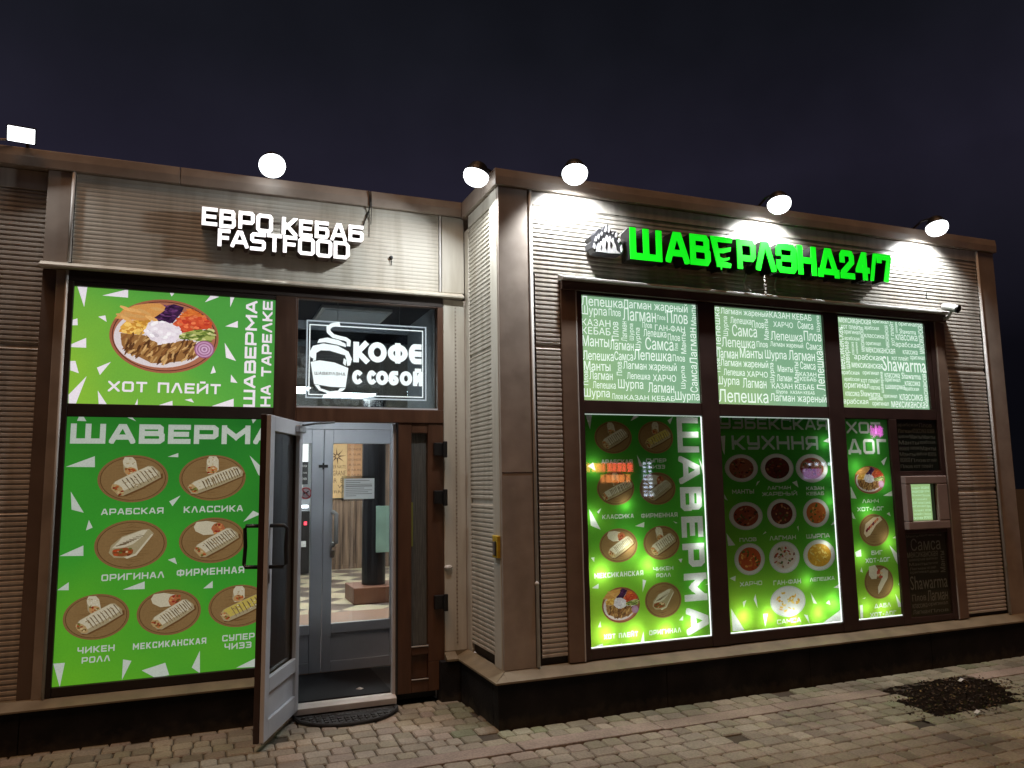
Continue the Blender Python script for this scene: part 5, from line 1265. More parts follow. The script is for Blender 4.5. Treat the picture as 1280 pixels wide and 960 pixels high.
MB().box(X0, X1, D + .021, D + .05, Z0, Z1).build("backing_board", M_DARKTRIM, po)

def lightbox_leds(parent, pts, e, y=.105, size=.02):
    for (x, z) in pts:
        ld = bpy.data.lights.new("led_module", 'POINT'); ld.energy = e; ld.shadow_soft_size = size; ld.color = (.97, 1.0, .93)
        o = bpy.data.objects.new("led_module", ld); COL.objects.link(o); o.parent = parent
        o.location = Vector((x, y, z)) - parent.location
M_BOXGREY = noise_mat('light_box_board', (.22, .22, .21), scale=6, rough=.8)
def lightbox(parent, X0, X1, Z0, Z1, y0=.024, y1=.24):
    mb = MB(); t = .004
    mb.box(X0, X1, y1, y1 + t, Z0, Z1); mb.box(X0, X0 + t, y0, y1 - .001, Z0, Z1); mb.box(X1 - t, X1, y0, y1 - .001, Z0, Z1)
    mb.box(X0 + t + .0005, X1 - t - .0005, y0, y1 - .001, Z0, Z0 + t); mb.box(X0 + t + .0005, X1 - t - .0005, y0, y1 - .001, Z1 - t, Z1)
    mb.build("light_box", M_BOXGREY, parent)
def glow_edge(parent, X0, X1, Z0, Z1, sides, w=.007):
    mb = MB()
    if 'b' in sides: mb.box(X0, X1, .011, .0155, Z0, Z0 + w)
    if 'r' in sides: mb.box(X1 - w, X1, .011, .0155, Z0 + w + .0005, Z1 - w - .0005)
    if 'l' in sides: mb.box(X0, X0 + w, .011, .0155, Z0 + w + .0005, Z1 - w - .0005)
    if mb.f: mb.build("glowing_edge", M_LIT, parent)
    if 't' in sides: MB().box(X0, X1, .011, .0155, Z1 - w, Z1).build("pale_edge", M_EDGE, parent)
YP = .020
GTR = [None]
# 3 - wrap poster, lower left of the right window
LT = rgb(232, 236, 232)
X0, X1, Z0, Z1 = XA + .004, XB - .004, ZB + .004, ZM0 - .004
pr = Print([(X0, Z0), (X1, Z0), (X1, Z1), (X0, Z1)])
for s in SHARDS_C: pr.add(clipq(s, X0, X1, Z0, Z1), 'shard_pattern', LT)
for k, (pl, kd) in enumerate(zip(PLATES_C, ('cut', 'cheese', 'thin', 'leaf', 'leaf', 'cut', None, 'cone'))):
    if kd: wrap_dish(pr, k, *pl, kd)
    else:
        cx0, cz0, rx0, rz0 = HOTPLATE_A
        hot_plate(pr, 'dish_picture#%d' % k, *pl, {n: [(pl[0] + (x - cx0) / rx0 * pl[2], pl[1] + (z - cz0) / rz0 * pl[3]) for x, z in P] for n, P in HP_SHAPES.items()})
for i, t in enumerate(CAPS_C):
    for q in text_box(*t, th=.20): pr.add(q, 'caption#%d' % i, LT)
for ch, (a, b, c, d) in zip('ШАВЕРМА', (VC0, VC1, VC2, VC3, VC4, VC5, VC6)):
    for q in text_rot(ch, a, b, c, d, th=.24, ccw=False): pr.add(clipq(q, X0, X1, Z0, Z1), 'title', LT)
po = thing("menu_poster", ((X0 + X1) / 2, YP, Z0), "backlit green poster of eight dishes with a large word running down its right side", "poster")
GRD = lambda xa, xb: ((xa, .43), (xb, 2.09), rgb(164, 216, 62), rgb(84, 180, 52), rgb(44, 134, 50))  # print's blend, yellowed bottom left to put the LED glow into the colour
pr.build(po, YP, {'panel': print_mat("green_print_wraps", translucent=True, gradient=GRD(X0, X1), gain=1.0), '*': print_mat("poster_print_wraps", translucent=True)})
lightbox(po, X0, X1, Z0, Z1)
glow_edge(po, X0, X1, Z0, Z1, 'brt')
lightbox_leds(po, [(.78, .52), (1.02, .50), (1.28, .50), (1.50, .53), (1.15, .98), (.76, .95), (1.00, 1.12)], 1.05, y=.085)
lightbox_leds(po, [(1.62, 1.96), (1.62, 1.72), (1.62, 1.44), (1.62, 1.12), (1.58, .80), (.70, 1.35), (.98, 1.42), (.72, 1.7)], .32, y=.07)
# 4 - bowls poster, middle
X0, X1, Z0, Z1 = XC + .004, XD - .004, ZB + .004, ZM0 - .004
pr = Print([(X0, Z0), (X1, Z0), (X1, Z1), (X0, Z1)])
for s in SHARDS_D: pr.add(clipq(s, X0, X1, Z0, Z1), 'shard_pattern', LT)
DC = [rgb(120, 52, 40), rgb(160, 80, 50), rgb(70, 40, 30), rgb(190, 130, 90), rgb(90, 90, 50)]
OC = [rgb(214, 130, 60), rgb(190, 90, 44), rgb(232, 170, 90), rgb(90, 110, 50)]
YC = [rgb(236, 196, 90), rgb(222, 164, 60), rgb(240, 214, 130)]
RC = [rgb(170, 62, 44), rgb(196, 100, 60), rgb(214, 190, 150), rgb(90, 110, 54), rgb(120, 50, 36)]
for k, (pl, (cols, base)) in enumerate(zip(PLATES_D, ((DC, rgb(150, 90, 66)), (DC, rgb(96, 46, 36)), (RC, rgb(170, 110, 76)), (DC, rgb(150, 70, 50)), (DC, rgb(100, 50, 40)), (OC, rgb(206, 112, 54)), (OC + [rgb(190, 70, 40)], rgb(196, 90, 50)), (RC, rgb(226, 210, 200)), (YC, rgb(222, 168, 60)), (YC, rgb(226, 226, 220))))):
    bowl_dish(pr, k, *pl, cols, base)
for i, t in enumerate(CAPS_D):
    for q in text_box(*t, th=.20, gap=.18): pr.add(clipq(q, X0, X1, Z0, Z1), ('title' if i < 2 else 'caption#%d' % i), LT if i > 1 else rgb(200, 214, 206))
po = thing("menu_poster", ((X0 + X1) / 2, YP, Z0), "green poster of ten white bowls, dark at the top and lit from its bottom edge", "poster")
pr.build(po, YP, {'panel': print_mat("green_print_bowls", translucent=True, gradient=GRD(X0, X1), gain=1.0), '*': print_mat("poster_print_bowls", translucent=True)})
lightbox(po, X0, X1, Z0, Z1)
glow_edge(po, X0, X1, Z0, Z1, 'brt')
lightbox_leds(po, [(1.98, .55), (2.22, .53), (2.46, .50), (2.72, .52), (2.88, .58)], 1.15, y=.085)
lightbox_leds(po, [(2.90, 1.88), (2.90, 1.65), (2.91, 1.40), (2.84, 1.05), (2.62, .78)], .26, y=.07)
# 5 - hot dog poster
X0, X1, Z0, Z1 = XE + .004, XG - .004, ZB + .004, ZM0 - .004
pr = Print([(X0, Z0), (X1, Z0), (X1, Z1), (X0, Z1)])
for s in SHARDS_E: pr.add(clipq(s, X0, X1, Z0, Z1), 'shard_pattern', LT)
pl = PLATES_E[0]
cx0, cz0, rx0, rz0 = HOTPLATE_A
hot_plate(pr, 'dish_picture#0', *pl, {n: [(pl[0] + (x - cx0) / rx0 * pl[2], pl[1] + (z - cz0) / rz0 * pl[3]) for x, z in P] for n, P in HP_SHAPES.items()})
wrap_dish(pr, 1, *PLATES_E[1], 'dog'); wrap_dish(pr, 2, *PLATES_E[2], 'dogcut')
for i, t in enumerate(CAPS_E):
    for q in text_box(*t, th=.20, gap=.2): pr.add(clipq(q, X0, X1, Z0, Z1), ('title' if i < 2 else 'caption#%d' % i), LT)
po = thing("menu_poster", ((X0 + X1) / 2, YP, Z0), "narrow backlit green poster of three hot dog dishes beside the serving hatch", "poster")
pr.build(po, YP, {'panel': print_mat("green_print_dogs", translucent=True, gradient=GRD(X0, X1), gain=1.0), '*': print_mat("poster_print_dogs", translucent=True)})
lightbox(po, X0, X1, Z0, Z1)
glow_edge(po, X0, X1, Z0, Z1, 'b')
lightbox_leds(po, [(3.22, .53), (3.40, .50), (3.54, .62), (3.20, .95), (3.52, 1.05), (3.30, 1.30), (3.50, 1.55), (3.22, 1.68), (3.42, 1.88)], .52, y=.09)

# word panels
def word_poster(X0, X1, Z0, Z1, words, label, panel_m, text_m, y=YP):
    po = thing("word_poster", ((X0 + X1) / 2, y, Z0), label, "poster")
    MB().box(X0, X1, y + .002, y + .01, Z0, Z1).build("panel", panel_m, po)
    mb = MB()
    for (t, a, b, c, d, up) in words:
        a, c = max(a, X0 + .002), min(c, X1 - .002); b, d = max(b, Z0 + .002), min(d, Z1 - .002)
        if c - a > .004 and d - b > .004: word(mb, t, a, b, c, d, y, up)
    o = mb.build("lettering", text_m, po, fix=False)
    return po
M_CT = emit_mat("lit_white_words", (.90, 1.0, .94), 1.05)
def green_lit(name, x0, x1):
    return print_mat(name, .88, ((x0, 2.19), (x1, 2.97), rgb(172, 206, 142), rgb(150, 194, 156), rgb(132, 182, 150)))
word_poster(XA + .003, XB - .003, ZM1 + .003, ZT - .003, CLOUD_A, "backlit pale green panel of white food words, left of the three above the menu posters", green_lit("green_words_a", XA, XB), M_CT)
word_poster(XC + .003, XD - .003, ZM1 + .003, ZT - .003, CLOUD_B, "backlit pale green panel of white food words, middle of the three above the bowls poster", green_lit("green_words_b", XC, XD), M_CT)
word_poster(XE + .003, XF - .003, ZM1 + .003, ZT - .003, CLOUD_C, "backlit panel of densely packed white words, rightmost of the top row", green_lit("green_words_c", XE, XF), M_CT)
M_DT = noise_mat("unlit_words", (.34, .38, .34), (.26, .29, .26), scale=12, rough=.5)
M_DG = noise_mat("unlit_green_film", (.020, .034, .024), scale=5, rough=.4)
def filler(x0, x1, z0, z1, n, seed):
    rnd = random.Random(seed); L = []
    rows = n; h = (z1 - z0) / rows
    for r in range(rows):
        x = x0
        while x < x1 - .05:
            w = min(rnd.uniform(.12, .26), x1 - x)
            L.append((rnd.choice(['мексиканская', 'оригинал', 'арабская', 'классика', 'шаверма', 'Лагман', 'Манты', 'хот плейт', 'Плов']), x + .006, z0 + r * h + h * .15, x + w - .006, z0 + r * h + h * rnd.uniform(.7, .92), 0)); x += w
    return L
word_poster(XH + .003, 4.196, 1.645, ZM0 - .003, filler(3.73, 4.18, 1.66, 2.07, 8, 3), "unlit dark green word panel above the small serving hatch", M_DG, M_DT)
low = filler(3.74, 4.17, .42, .52, 2, 5) + [('Лагман', 3.93, .525, 4.17, .615, 0), ('Плов', 3.75, .535, 3.91, .59, 0), ('Shawarma', 3.74, .63, 4.18, .745, 0)] + filler(3.74, 4.09, .755, .895, 4, 6) + [('мексиканская', 3.73, .90, 4.09, .945, 0), ('Самса', 3.78, .955, 4.13, 1.06, 0), ('Манты', 4.11, .76, 4.17, .94, 1)] + filler(3.73, 4.16, 1.065, 1.10, 1, 8)
word_poster(XH + .003, 4.196, .408, 1.100, low, "unlit dark green word panel under the small serving hatch", M_DG, M_DT)
word_poster(3.768, 4.074, 1.213, 1.525, filler(3.775, 4.065, 1.22, 1.51, 9, 12), "small backlit green word panel inside the serving hatch", green_lit("green_words_hatch", 3.7, 4.1), emit_mat("hatch_words", (.60, .86, .62), .8), y=.024)

# coffee sign behind the transom pane
YK = D + .12
cs = thing("coffee_sign", (-.75, YK, 2.24), "lit white coffee cup sign hanging behind the pane above the door", "sign")
MK = emit_mat("engraved_light", (1, 1, 1), 1.6)
def frame_poly(mb, P, w, y):
    n = len(P); cx_ = sum(p[0] for p in P) / n; cz_ = sum(p[1] for p in P) / n
    I = [(x + (w if x < cx_ else -w), z + (w if z < cz_ else -w)) for x, z in P]
    for k in range(n):
        j = (k + 1) % n
        mb.poly([(P[k][0], y, P[k][1]), (P[j][0], y, P[j][1]), (I[j][0], y, I[j][1]), (I[k][0], y, I[k][1])])
x0 = min(p[0] for p in KOFE_OUT); x1 = max(p[0] for p in KOFE_OUT); z0 = min(p[1] for p in KOFE_OUT); z1 = max(p[1] for p in KOFE_OUT)
MB().box(x0, x1, YK + .002, YK + .007, z0, z1).build("acrylic_sheet", glass_mat("acrylic", (.90, .92, .94), .03), cs)
mb = MB(); frame_poly(mb, [(x0, z0), (x1, z0), (x1, z1), (x0, z1)], .011, YK); mb.build("glowing_rim", emit_mat("rim_light", (.8, .85, .95), .75), cs, fix=False)
a0 = min(p[0] for p in KOFE_IN); a1 = max(p[0] for p in KOFE_IN); b0 = min(p[1] for p in KOFE_IN); b1 = max(p[1] for p in KOFE_IN)
mb = MB(); frame_poly(mb, [(a0, b0), (a1, b0), (a1, b1), (a0, b1)], .008, YK); mb.build("border_line", MK, cs, fix=False)
mb = MB()
for i, p in enumerate(CUP): mb.poly([(x, YK - .0002 * i, z) for x, z in p])
for i, q in enumerate(stroke_quads(STEAM, .030)): mb.poly([(x, YK - .003 - .0002 * i, z) for x, z in q])
mb.build("cup_drawing", MK, cs, fix=False)
mb = MB(); t = SLEEVE_T; 
for i, q in enumerate(text_box(*t, th=.18)): mb.poly([(x, YK - .004 - .00005 * i, z) for x, z in q])
mb.build("sleeve_lettering", noise_mat("grey_ink", (.25, .25, .25), rough=.5), cs, fix=False)
def arc(cx, cz, rx, rz, a0, a1, n=18): return [(cx + rx * math.cos(math.radians(a0 + (a1 - a0) * k / n)), cz + rz * math.sin(math.radians(a0 + (a1 - a0) * k / n))) for k in range(n + 1)]
def round_glyph(ch, x0, z0, x1, z1, t):
    W_, H_ = x1 - x0 - t, z1 - z0 - t
    S = lambda P: [(x0 + t / 2 + x * W_, z0 + t / 2 + z * H_) for x, z in P]
    pa = {'О': [arc(.5, .5, .5, .5, 0, 360, 28)[:-1] + ['close']], 'С': [arc(.55, .5, .55, .5, 55, 305)],
          'К': [[(0, 0), (0, 1)], [(.15, .5), (.9, 1.05)], [(.15, .5), (1, -.05)]],
          'Ф': [arc(.5, .5, .5, .42, 0, 360, 28)[:-1] + ['close'], [(.5, 0), (.5, 1)]],
          'Е': [[(1, 1)] + arc(.5, .5, .5, .5, 90, 270) + [(1, 0)], [(.1, .5), (1, .5)]],
          'Б': [[(.9, 1)] + arc(.45, .5, .45, .5, 90, 180, 8) + [(0, .28)] + arc(.5, .28, .5, .28, 180, 450, 20) + [(.1, .56)]],
          'Й': [[(0, 0), (0, 1)], [(1, 0), (1, 1)], [(.05, .05), (.95, .95)], [(.3, 1.28), (.7, 1.28)]]}[ch]
    out = []
    for p in pa:
        q = [c if c == 'close' else S([c])[0] for c in p]
        out += stroke_quads(q, t, cap=True)
    return out
mb = MB(); k = 0
for (ch, a, b, c, d) in KOFE_T:
    for q in round_glyph(ch, a, b, c, d, .044 if b > 2.5 else .034):
        mb.poly([(x, YK - .001 - .00008 * k, z) for x, z in q]); k += 1
mb.build("lettering", MK, cs, fix=False)
mb = MB(); mb.tube([(-.985, YK + .004, z1), (-.985, YK + .004, 3.0)], .0022, 6); mb.tube([(-.505, YK + .004, z1), (-.50, YK + .004, 3.0)], .0022, 6); mb.build("hanging_wire", M_STEEL, cs)

# ================================================================== flood lamps
def flood(name, loc, aim, label, round_lens=True, watts=100, cone=150, blend=.4, beam=None, disk=False):
    """aim: where the housing looks; beam: axis of the light it throws"""
    t = thing(name, loc, label, "flood lamp", "flood lamps along the roof edge")
    q = Vector(aim).normalized().to_track_quat('-Z', 'Y')
    Mx = Matrix.Translation(loc) @ q.to_matrix().to_4x4()
    if round_lens:
        mb = MB(); mb.lathe([(.001, .070), (.045, .070), (.060, .058), (.080, .020), (.086, -.004), (.086, -.014), (.078, -.014)], 28, Mx); mb.build("housing", M_LAMPBODY, t)
        mb = MB(); mb.lathe([(.092, -.0145), (.094, -.030), (.088, -.055), (.070, -.080), (.040, -.096), (.001, -.102)], 28, Mx); mb.build("lens", M_LENS, t, smooth=True)
    else:
        mb = MB(); mb.box(-.082, .082, -.053, .053, -.012, .03, M=Mx)
        for k in range(7): mb.box(-.07 + k * .022, -.062 + k * .022, -.046, .046, .0305, .05, M=Mx)
        mb.build("housing", M_LAMPBODY, t, bevel=.004)
        mb = MB(); mb.box(-.076, .076, -.047, .047, -.020, -.0125, M=Mx); mb.build("lens", M_LENS, t, bevel=.004)
    bq = Vector(beam or aim).normalized().to_track_quat('-Z', 'Y')
    if disk:
        ld = bpy.data.lights.new("flood_light", 'AREA'); ld.shape = 'DISK'; ld.size = .10; ld.energy = watts
    else:
        ld = bpy.data.lights.new("flood_light", 'SPOT'); ld.energy = watts; ld.spot_size = math.radians(cone); ld.spot_blend = blend; ld.shadow_soft_size = .03
    ld.color = (.95, .98, 1.0)
    lo = bpy.data.objects.new("flood_light", ld); COL.objects.link(lo); lo.parent = t
    lo.matrix_local = Matrix.Translation(q @ Vector((0, 0, -.112 if round_lens else -.03))) @ bq.to_matrix().to_4x4()
    return t
def bracket(t, pts):
    mb = MB(); mb.tube(pts, .011, 8); mb.build("bracket", M_LAMPBODY, t, smooth=True)
WW = 112
for (x, z, lab) in ((.520, 3.835, "bright flood lamp over the wall left of the green letters"), (2.370, 3.835, "bright flood lamp above the middle of the green letters"), (4.142, 3.835, "bright flood lamp at the right end of the roof, above the security camera")):
    t = flood("flood_lamp", (x, -.205, z), (-.10, -.30, -1), lab, watts=WW, cone=128, blend=.6, beam=((.20 if x < 1 else 0), .78, -1))
    bracket(t, [(x, .06, 3.866), (x, -.06, 3.915), (x, -.205, 3.905)])
t = flood("flood_lamp", (-.135, .06, 3.83), (-.30, .0, -1), "bright flood lamp on the corner cap, shining across the lower left fascia", watts=25, disk=True, beam=(-.46, -.10, -.88))
bracket(t, [(-.0, .10, 3.866), (-.06, .09, 3.885), (-.14, .08, 3.86)])
t = flood("flood_lamp", (-1.516, D - .16, 3.925), (.0, -.55, -.85), "bright round flood lamp on the lower roof above the white letters", watts=24, disk=True, beam=(.12, -.80, -.58))
bracket(t, [(-1.516, D + .10, 3.870), (-1.516, D + .05, 3.95), (-1.516, D - .12, 3.985)])
t = flood("flood_lamp", (-3.085, D - .13, 3.905), (.1, -.85, -.42), "bright rectangular flood lamp at the left end of the roof", round_lens=False, watts=16, disk=True)
bracket(t, [(-3.085, D + .10, 3.870), (-3.085, D + .05, 3.93), (-3.085, D - .09, 3.93)])
mb = MB(); mb.tube([(-3.30, D - .02, 3.82), (-3.23, D - .05, 3.885), (-3.16, D - .04, 3.90)], .007, 6); tag(mb.build("cable", M_WHITE, smooth=True), "short pale cable at the rectangular lamp on the far left", "cable")

# ================================================================== small things
cm = thing("security_camera", (4.33, -.02, 3.02), "small silver security camera on the wall at the right corner of the window", "camera")
Cd = Vector((.15, -.9, -.35)).normalized(); Cq = Cd.to_track_quat('-Z', 'Y')
Mx = Matrix.Translation((4.305, -.15, 3.095)) @ Cq.to_matrix().to_4x4()
mb = MB(); mb.lathe([(.001, .075), (.030, .075), (.034, .065), (.034, -.055), (.030, -.06)], 20, Mx); mb.build("camera_body", M_WHITE, cm)
mb = MB(); mb.lathe([(.032, -.056), (.036, -.058), (.036, -.072), (.029, -.072), (.026, -.064), (.001, -.064)], 20, Mx); mb.build("lens_ring", M_BLACK, cm)
mb = MB(); mb.tube([(4.335, -.13, 3.07), (4.36, -.07, 3.025), (4.36, -.012, 3.02)], .013, 10); mb.lathe([(.001, .0), (.034, .0), (.034, .016), (.02, .024), (.001, .024)], 18, Matrix.Translation((4.36, .008, 3.02)) @ Matrix.Rotation(math.pi / 2, 4, 'X')); mb.build("bracket", M_WHITE, cm)
mb = MB(); mb.tube([(4.19, -.005, 3.20), (4.19, -.006, 3.26)], .005, 6); tag(mb.build("cable", M_BLACK), "short black cable end on the ribbed wall above the security camera", "cable")
ub = thing("utility_box", (-.02, .10, 1.07), "small yellow plastic box on the corner of the side wall", "box")
mb = MB(); mb.box(-.028, -.004, .030, .130, 1.085, 1.235); mb.build("box_body", M_YELLOW, ub, bevel=.004)
mb = MB(); mb.box(-.033, -.0285, .048, .112, 1.105, 1.195); mb.build("box_window", M_STEEL, ub, bevel=.002)
mb = MB(); mb.box(-.036, -.0335, .045, .062, 1.10, 1.20); mb.build("dark_slot", M_BLACK, ub)
mb = MB(); mb.lathe([(.001, -.016), (.012, -.014), (.016, 0), (.014, .01)], 14, Matrix.Translation((.243, -.014, .905)) @ Matrix.Rotation(-math.pi / 2, 4, 'X')); tag(mb.build("wall_plug", M_WHITE, smooth=True), "small white round cap on the edge moulding of the right corner", "wall cap")
mb = MB(); mb.lathe([(.001, -.018), (.018, -.016), (.026, -.004), (.022, .004)], 14, Matrix.Translation((-.150, D - .006, .962)) @ Matrix.Rotation(-math.pi / 2, 4, 'X') @ Matrix.Diagonal((1.3, .8, 1, 1))); tag(mb.build("wall_plug", M_WHITE, smooth=True), "small pale lump on the pale pilaster right of the door", "wall cap")
mb = MB(); mb.tube([(-.79, D - .005, 3.865), (-.784, D - .040, 3.85), (-.775, D - .042, 3.74), (-.78, D - .004, 3.70), (-.83, D - .008, 3.56)], .005, 6); mb.tube([(-.768, D - .042, 3.85), (-.765, D - .042, 3.74), (-.762, D - .004, 3.60)], .003, 6)
tag(mb.build("cable", M_BLACK, smooth=True), "thin black cable running over the left roof cap to the white letters", "cable")
mb = MB(); mb.lathe([(.001, -.02), (.012, -.018), (.016, 0), (.001, .001)], 12, Matrix.Translation((-.60, D, 3.352)) @ Matrix.Rotation(-math.pi / 2, 4, 'X')); mb.tube([(-.60, D - .012, 3.35), (-.598, D - .006, 3.29)], .003, 6); tag(mb.build("cable_outlet", M_BLACK), "tiny dark cable outlet on the pale fascia right of the white letters", "outlet")
# half-round rubber mat
mt = thing("door_mat", (-.92, .6, 0), "grey half-round rubber mat on the paving at the threshold", "mat")
def half(r, k=40): return [(-.915 + r * .365 * math.cos(math.pi + math.pi * i / k), .735 + r * .31 * math.sin(math.pi + math.pi * i / k)) for i in range(k + 1)]
P = half(1.0); n = len(P)
mb = MB(); mb.faces([(x, y, .006) for x, y in P] + [(x, y, .014) for x, y in P], [tuple(range(n))[::-1], tuple(range(n, 2 * n))] + [(k, (k + 1) % n, n + (k + 1) % n, n + k) for k in range(n)]); mb.build("mat_base", M_RUBBER, mt)
mb = MB()
mb.tube([(x, y, .016) for x, y in half(.965)], .010, 6)
for i in range(15):
    x = -1.235 + i * .046
    for j in range(5):
        y = .70 - j * .052
        if ((x + .915) / .33) ** 2 + ((y - .735) / .27) ** 2 < 1 and not (y > .63 and -1.03 < x < -.62): mb.box(x, x + .028, y - .036, y, .0142, .024)
mb.build("mat_ribs", M_RUBBER, mt, bevel=.003)
mb = MB(); kk = 0
for q in text_box("WELCOME", -1.0, .645, -.63, .70, th=.18): mb.poly([(x, z, .0205 + .00003 * kk) for x, z in q]); kk += 1
mb.build("lettering", noise_mat("worn_grey_rubber", (.075, .077, .08), scale=60, rough=.8), mt, fix=False)
mb = MB(); mb.box(-1.255, -.560, D + .075, 1.655, .0745, .086); o = mb.build("entrance_carpet", M_MATBLK, bevel=.004); tag(o, "black carpet between the entrance door and the inner grey doors", "mat")
mb = MB(); mb.faces([(-.80, 1.02, .0865), (-.76, 1.035, .0875), (-.74, 1.01, .0875), (-.765, .99, .0865), (-.77, 1.012, .100)], [(0, 1, 4), (1, 2, 4), (2, 3, 4), (3, 0, 4), (3, 2, 1, 0)]); tag(mb.build("paper_scrap", M_WHITE), "crumpled white scrap lying on the black entrance carpet", "paper scrap")
# added fill lamp behind the door head, brightening the inner doors
sl = thing("added_fill_light", (-.92, D + .09, 2.10), "white strip lamp fixed inside above the entrance door", "lamp")
MB().box(-1.20, -.64, D + .064, D + .086, 2.085, 2.125).build("fill_light_body", M_WHITE, sl, bevel=.003)
MB().box(-1.18, -.66, D + .0865, D + .098, 2.090, 2.120).build("diffuser", emit_mat("fill_diffuser", (.9, .96, 1.0), 42.0), sl, bevel=.003)
# vestibule ceiling panel
vp = thing("ceiling_panel", (-.81, 1.3, 2.96), "unlit pale grey ceiling panel above the coffee sign", "ceiling panel")
MB().box(-1.09, -.53, 1.02, 1.60, 2.972, 3.001).build("tray", M_WHITE, vp, bevel=.004)
MB().box(-1.06, -.56, 1.05, 1.57, 2.966, 2.9715).build("diffuser", M_VEST, vp)
# cafe ceiling lights
cl = [(-1.02, 4.85), (-.12, 5.35), (1.75, 4.2), (2.6, 6.8), (.6, 8.0)]
ML = emit_mat("panel_light", (.93, .97, 1.0), 50.0)
for i, (x, y) in enumerate(cl):
    t = thing("ceiling_light", (x, y, 2.77), "", "ceiling light", "lit square panels on the cafe ceiling seen through the glass above the door")
    t['label'] = "lit white panel on the cafe ceiling behind the coffee sign"
    MB().box(x - .33, x + .33, y - .33, y + .33, 2.782, 2.801).build("frame", M_WHITE, t)
    MB().box(x - .30, x + .30, y - .30, y + .30, 2.775, 2.7815).build("diffuser", ML, t)
# column with tall base and green board
co = thing("round_column", (.26, 5.45, .08), "black round column on a brown base inside the cafe", "column")
mb = MB(); mb.lathe([(.155, .29), (.155, 2.79)], 32, Matrix.Translation((.255, 5.45, 0))); mb.build("shaft", noise_mat("black_gloss", (.012, .012, .014), scale=3, rough=.2), co, smooth=False)
mb = MB(); mb.prism_y([(-.06, .078), (.62, .078), (.62, .285), (-.06, .285)], 5.14, 5.80); mb.build("base", noise_mat("brown_base", (.20, .085, .05), scale=3, rough=.4), co, bevel=.01)
bd = MB(); bd.box(.245, .425, 5.262, 5.272, .71, 1.315); tag(bd.build("hanging_board", noise_mat("mint_board", (.25, .40, .33), scale=4, rough=.5), bevel=.003), "pale mint green board on the black column inside the cafe", "board")
# plaque of burnt lettering
pq = thing("wall_plaque", (.52, 9.45, 1.36), "tan wooden plaque with burnt lettering on the cafe's back wall", "plaque")
MB().box(.16, .58, 9.44, 9.46, 1.36, 2.36).build("board", noise_mat("tan_board", (.62, .42, .20), (.52, .34, .15), scale=4, rough=.6), pq)
MB().box(.585, .86, 9.44, 9.46, 1.60, 2.36).build("board", noise_mat("orange_board", (.50, .26, .12), scale=4, rough=.6), pq)
mb = MB(); 
cxs, czs = .40, 2.12
for k in range(8):
    a = k * math.pi / 4 + .1
    mb.poly([(cxs + .03 * math.cos(a + .5), 9.437, czs + .03 * math.sin(a + .5)), (cxs + .17 * math.cos(a), 9.437, czs + .16 * math.sin(a)), (cxs + .03 * math.cos(a - .5), 9.437, czs + .03 * math.sin(a - .5))])
for i, (tx, z, h) in enumerate((("WEDER NASTE", 1.90, .06), ("BELGRANE", 1.77, .09), ("VAR  EL", 1.64, .08), ("IN  VE", 1.54, .06), ("MERRA", 1.45, .05))): word(mb, tx, .21, z, .56, z + h, 9.437)
for i in range(7): word(mb, random.choice(["IN DER", "E NUN", "DONDE", "A SUR"]), .61, 1.66 + i * .095, .84, 1.70 + i * .095, 9.437)
mb.build("burnt_lettering", noise_mat("burnt_brown", (.10, .05, .02), rough=.7), pq, fix=False)
# board of dishes on the left of the cafe
bb = thing("menu_board", (-.45, 9.4, 1.2), "black menu board with pale lines seen through the left inner door", "menu board")
MB().box(-1.1, -.12, 9.42, 9.45, 1.62, 2.02).build("board", M_BLACK, bb)
MB().box(-1.1, -.12, 9.40, 9.45, 2.025, 2.35).build("white_panel", emit_mat("white_box_light", (.9, .9, .9), .7), bb)
MB().box(-1.1, -.20, 9.42, 9.45, 1.38, 1.615).build("paper_panel", M_WHITE, bb)
mb = MB()
for i, (z, t_) in enumerate(((1.93, "Меню"), (1.80, "Шаверма"), (1.70, "Плов"))): word(mb, t_, -.36, z, -.14, z + .05, 9.417)
mb.build("lettering", M_WHITE, bb, fix=False)
MB().box(-1.2, -.12, 9.30, 9.45, 1.20, 1.25).build("light_bar", emit_mat("shelf_light", (.85, .9, 1), 3), bb)
dc = thing("drinks_fridge", (-.65, 9.2, .08), "dark cabinet under the lit bar seen through the left inner door", "cabinet")
MB().box(-1.2, -.14, 8.9, 9.5, .10, 1.16).build("cabinet_body", M_BLACK, dc, bevel=.01)
MB().box(-.30, -.20, 8.88, 8.899, .55, .65).build("price_tag", M_WHITE, dc)
MB().box(-.24, -.19, 8.88, 8.899, .92, .98).build("red_lamp", emit_mat("red_lamp", (.9, .05, .08), 2), dc)
nt_ = thing("notice_sheet", (-.66, 1.655, 1.47), "white notice in a clear sleeve taped to the right inner door", "notice")
pm, pnt, pb = new_mat("thin_paper")
pb.inputs['Base Color'].default_value = (.70, .74, .76, 1); pb.inputs['Roughness'].default_value = .7
ptr = pnt.nodes.new('ShaderNodeBsdfTranslucent'); ptr.inputs[0].default_value = (.74, .78, .80, 1)
pmx = pnt.nodes.new('ShaderNodeMixShader'); pmx.inputs[0].default_value = .55
pnt.links.new(pb.outputs[0], pmx.inputs[1]); pnt.links.new(ptr.outputs[0], pmx.inputs[2]); pnt.links.new(pmx.outputs[0], pnt.nodes['Material Output'].inputs[0])
mb = MB(); mb.poly([(-.795, 1.656, 1.478), (-.535, 1.656, 1.478), (-.535, 1.656, 1.652), (-.795, 1.656, 1.652)]); mb.build("paper", pm, nt_, fix=False)
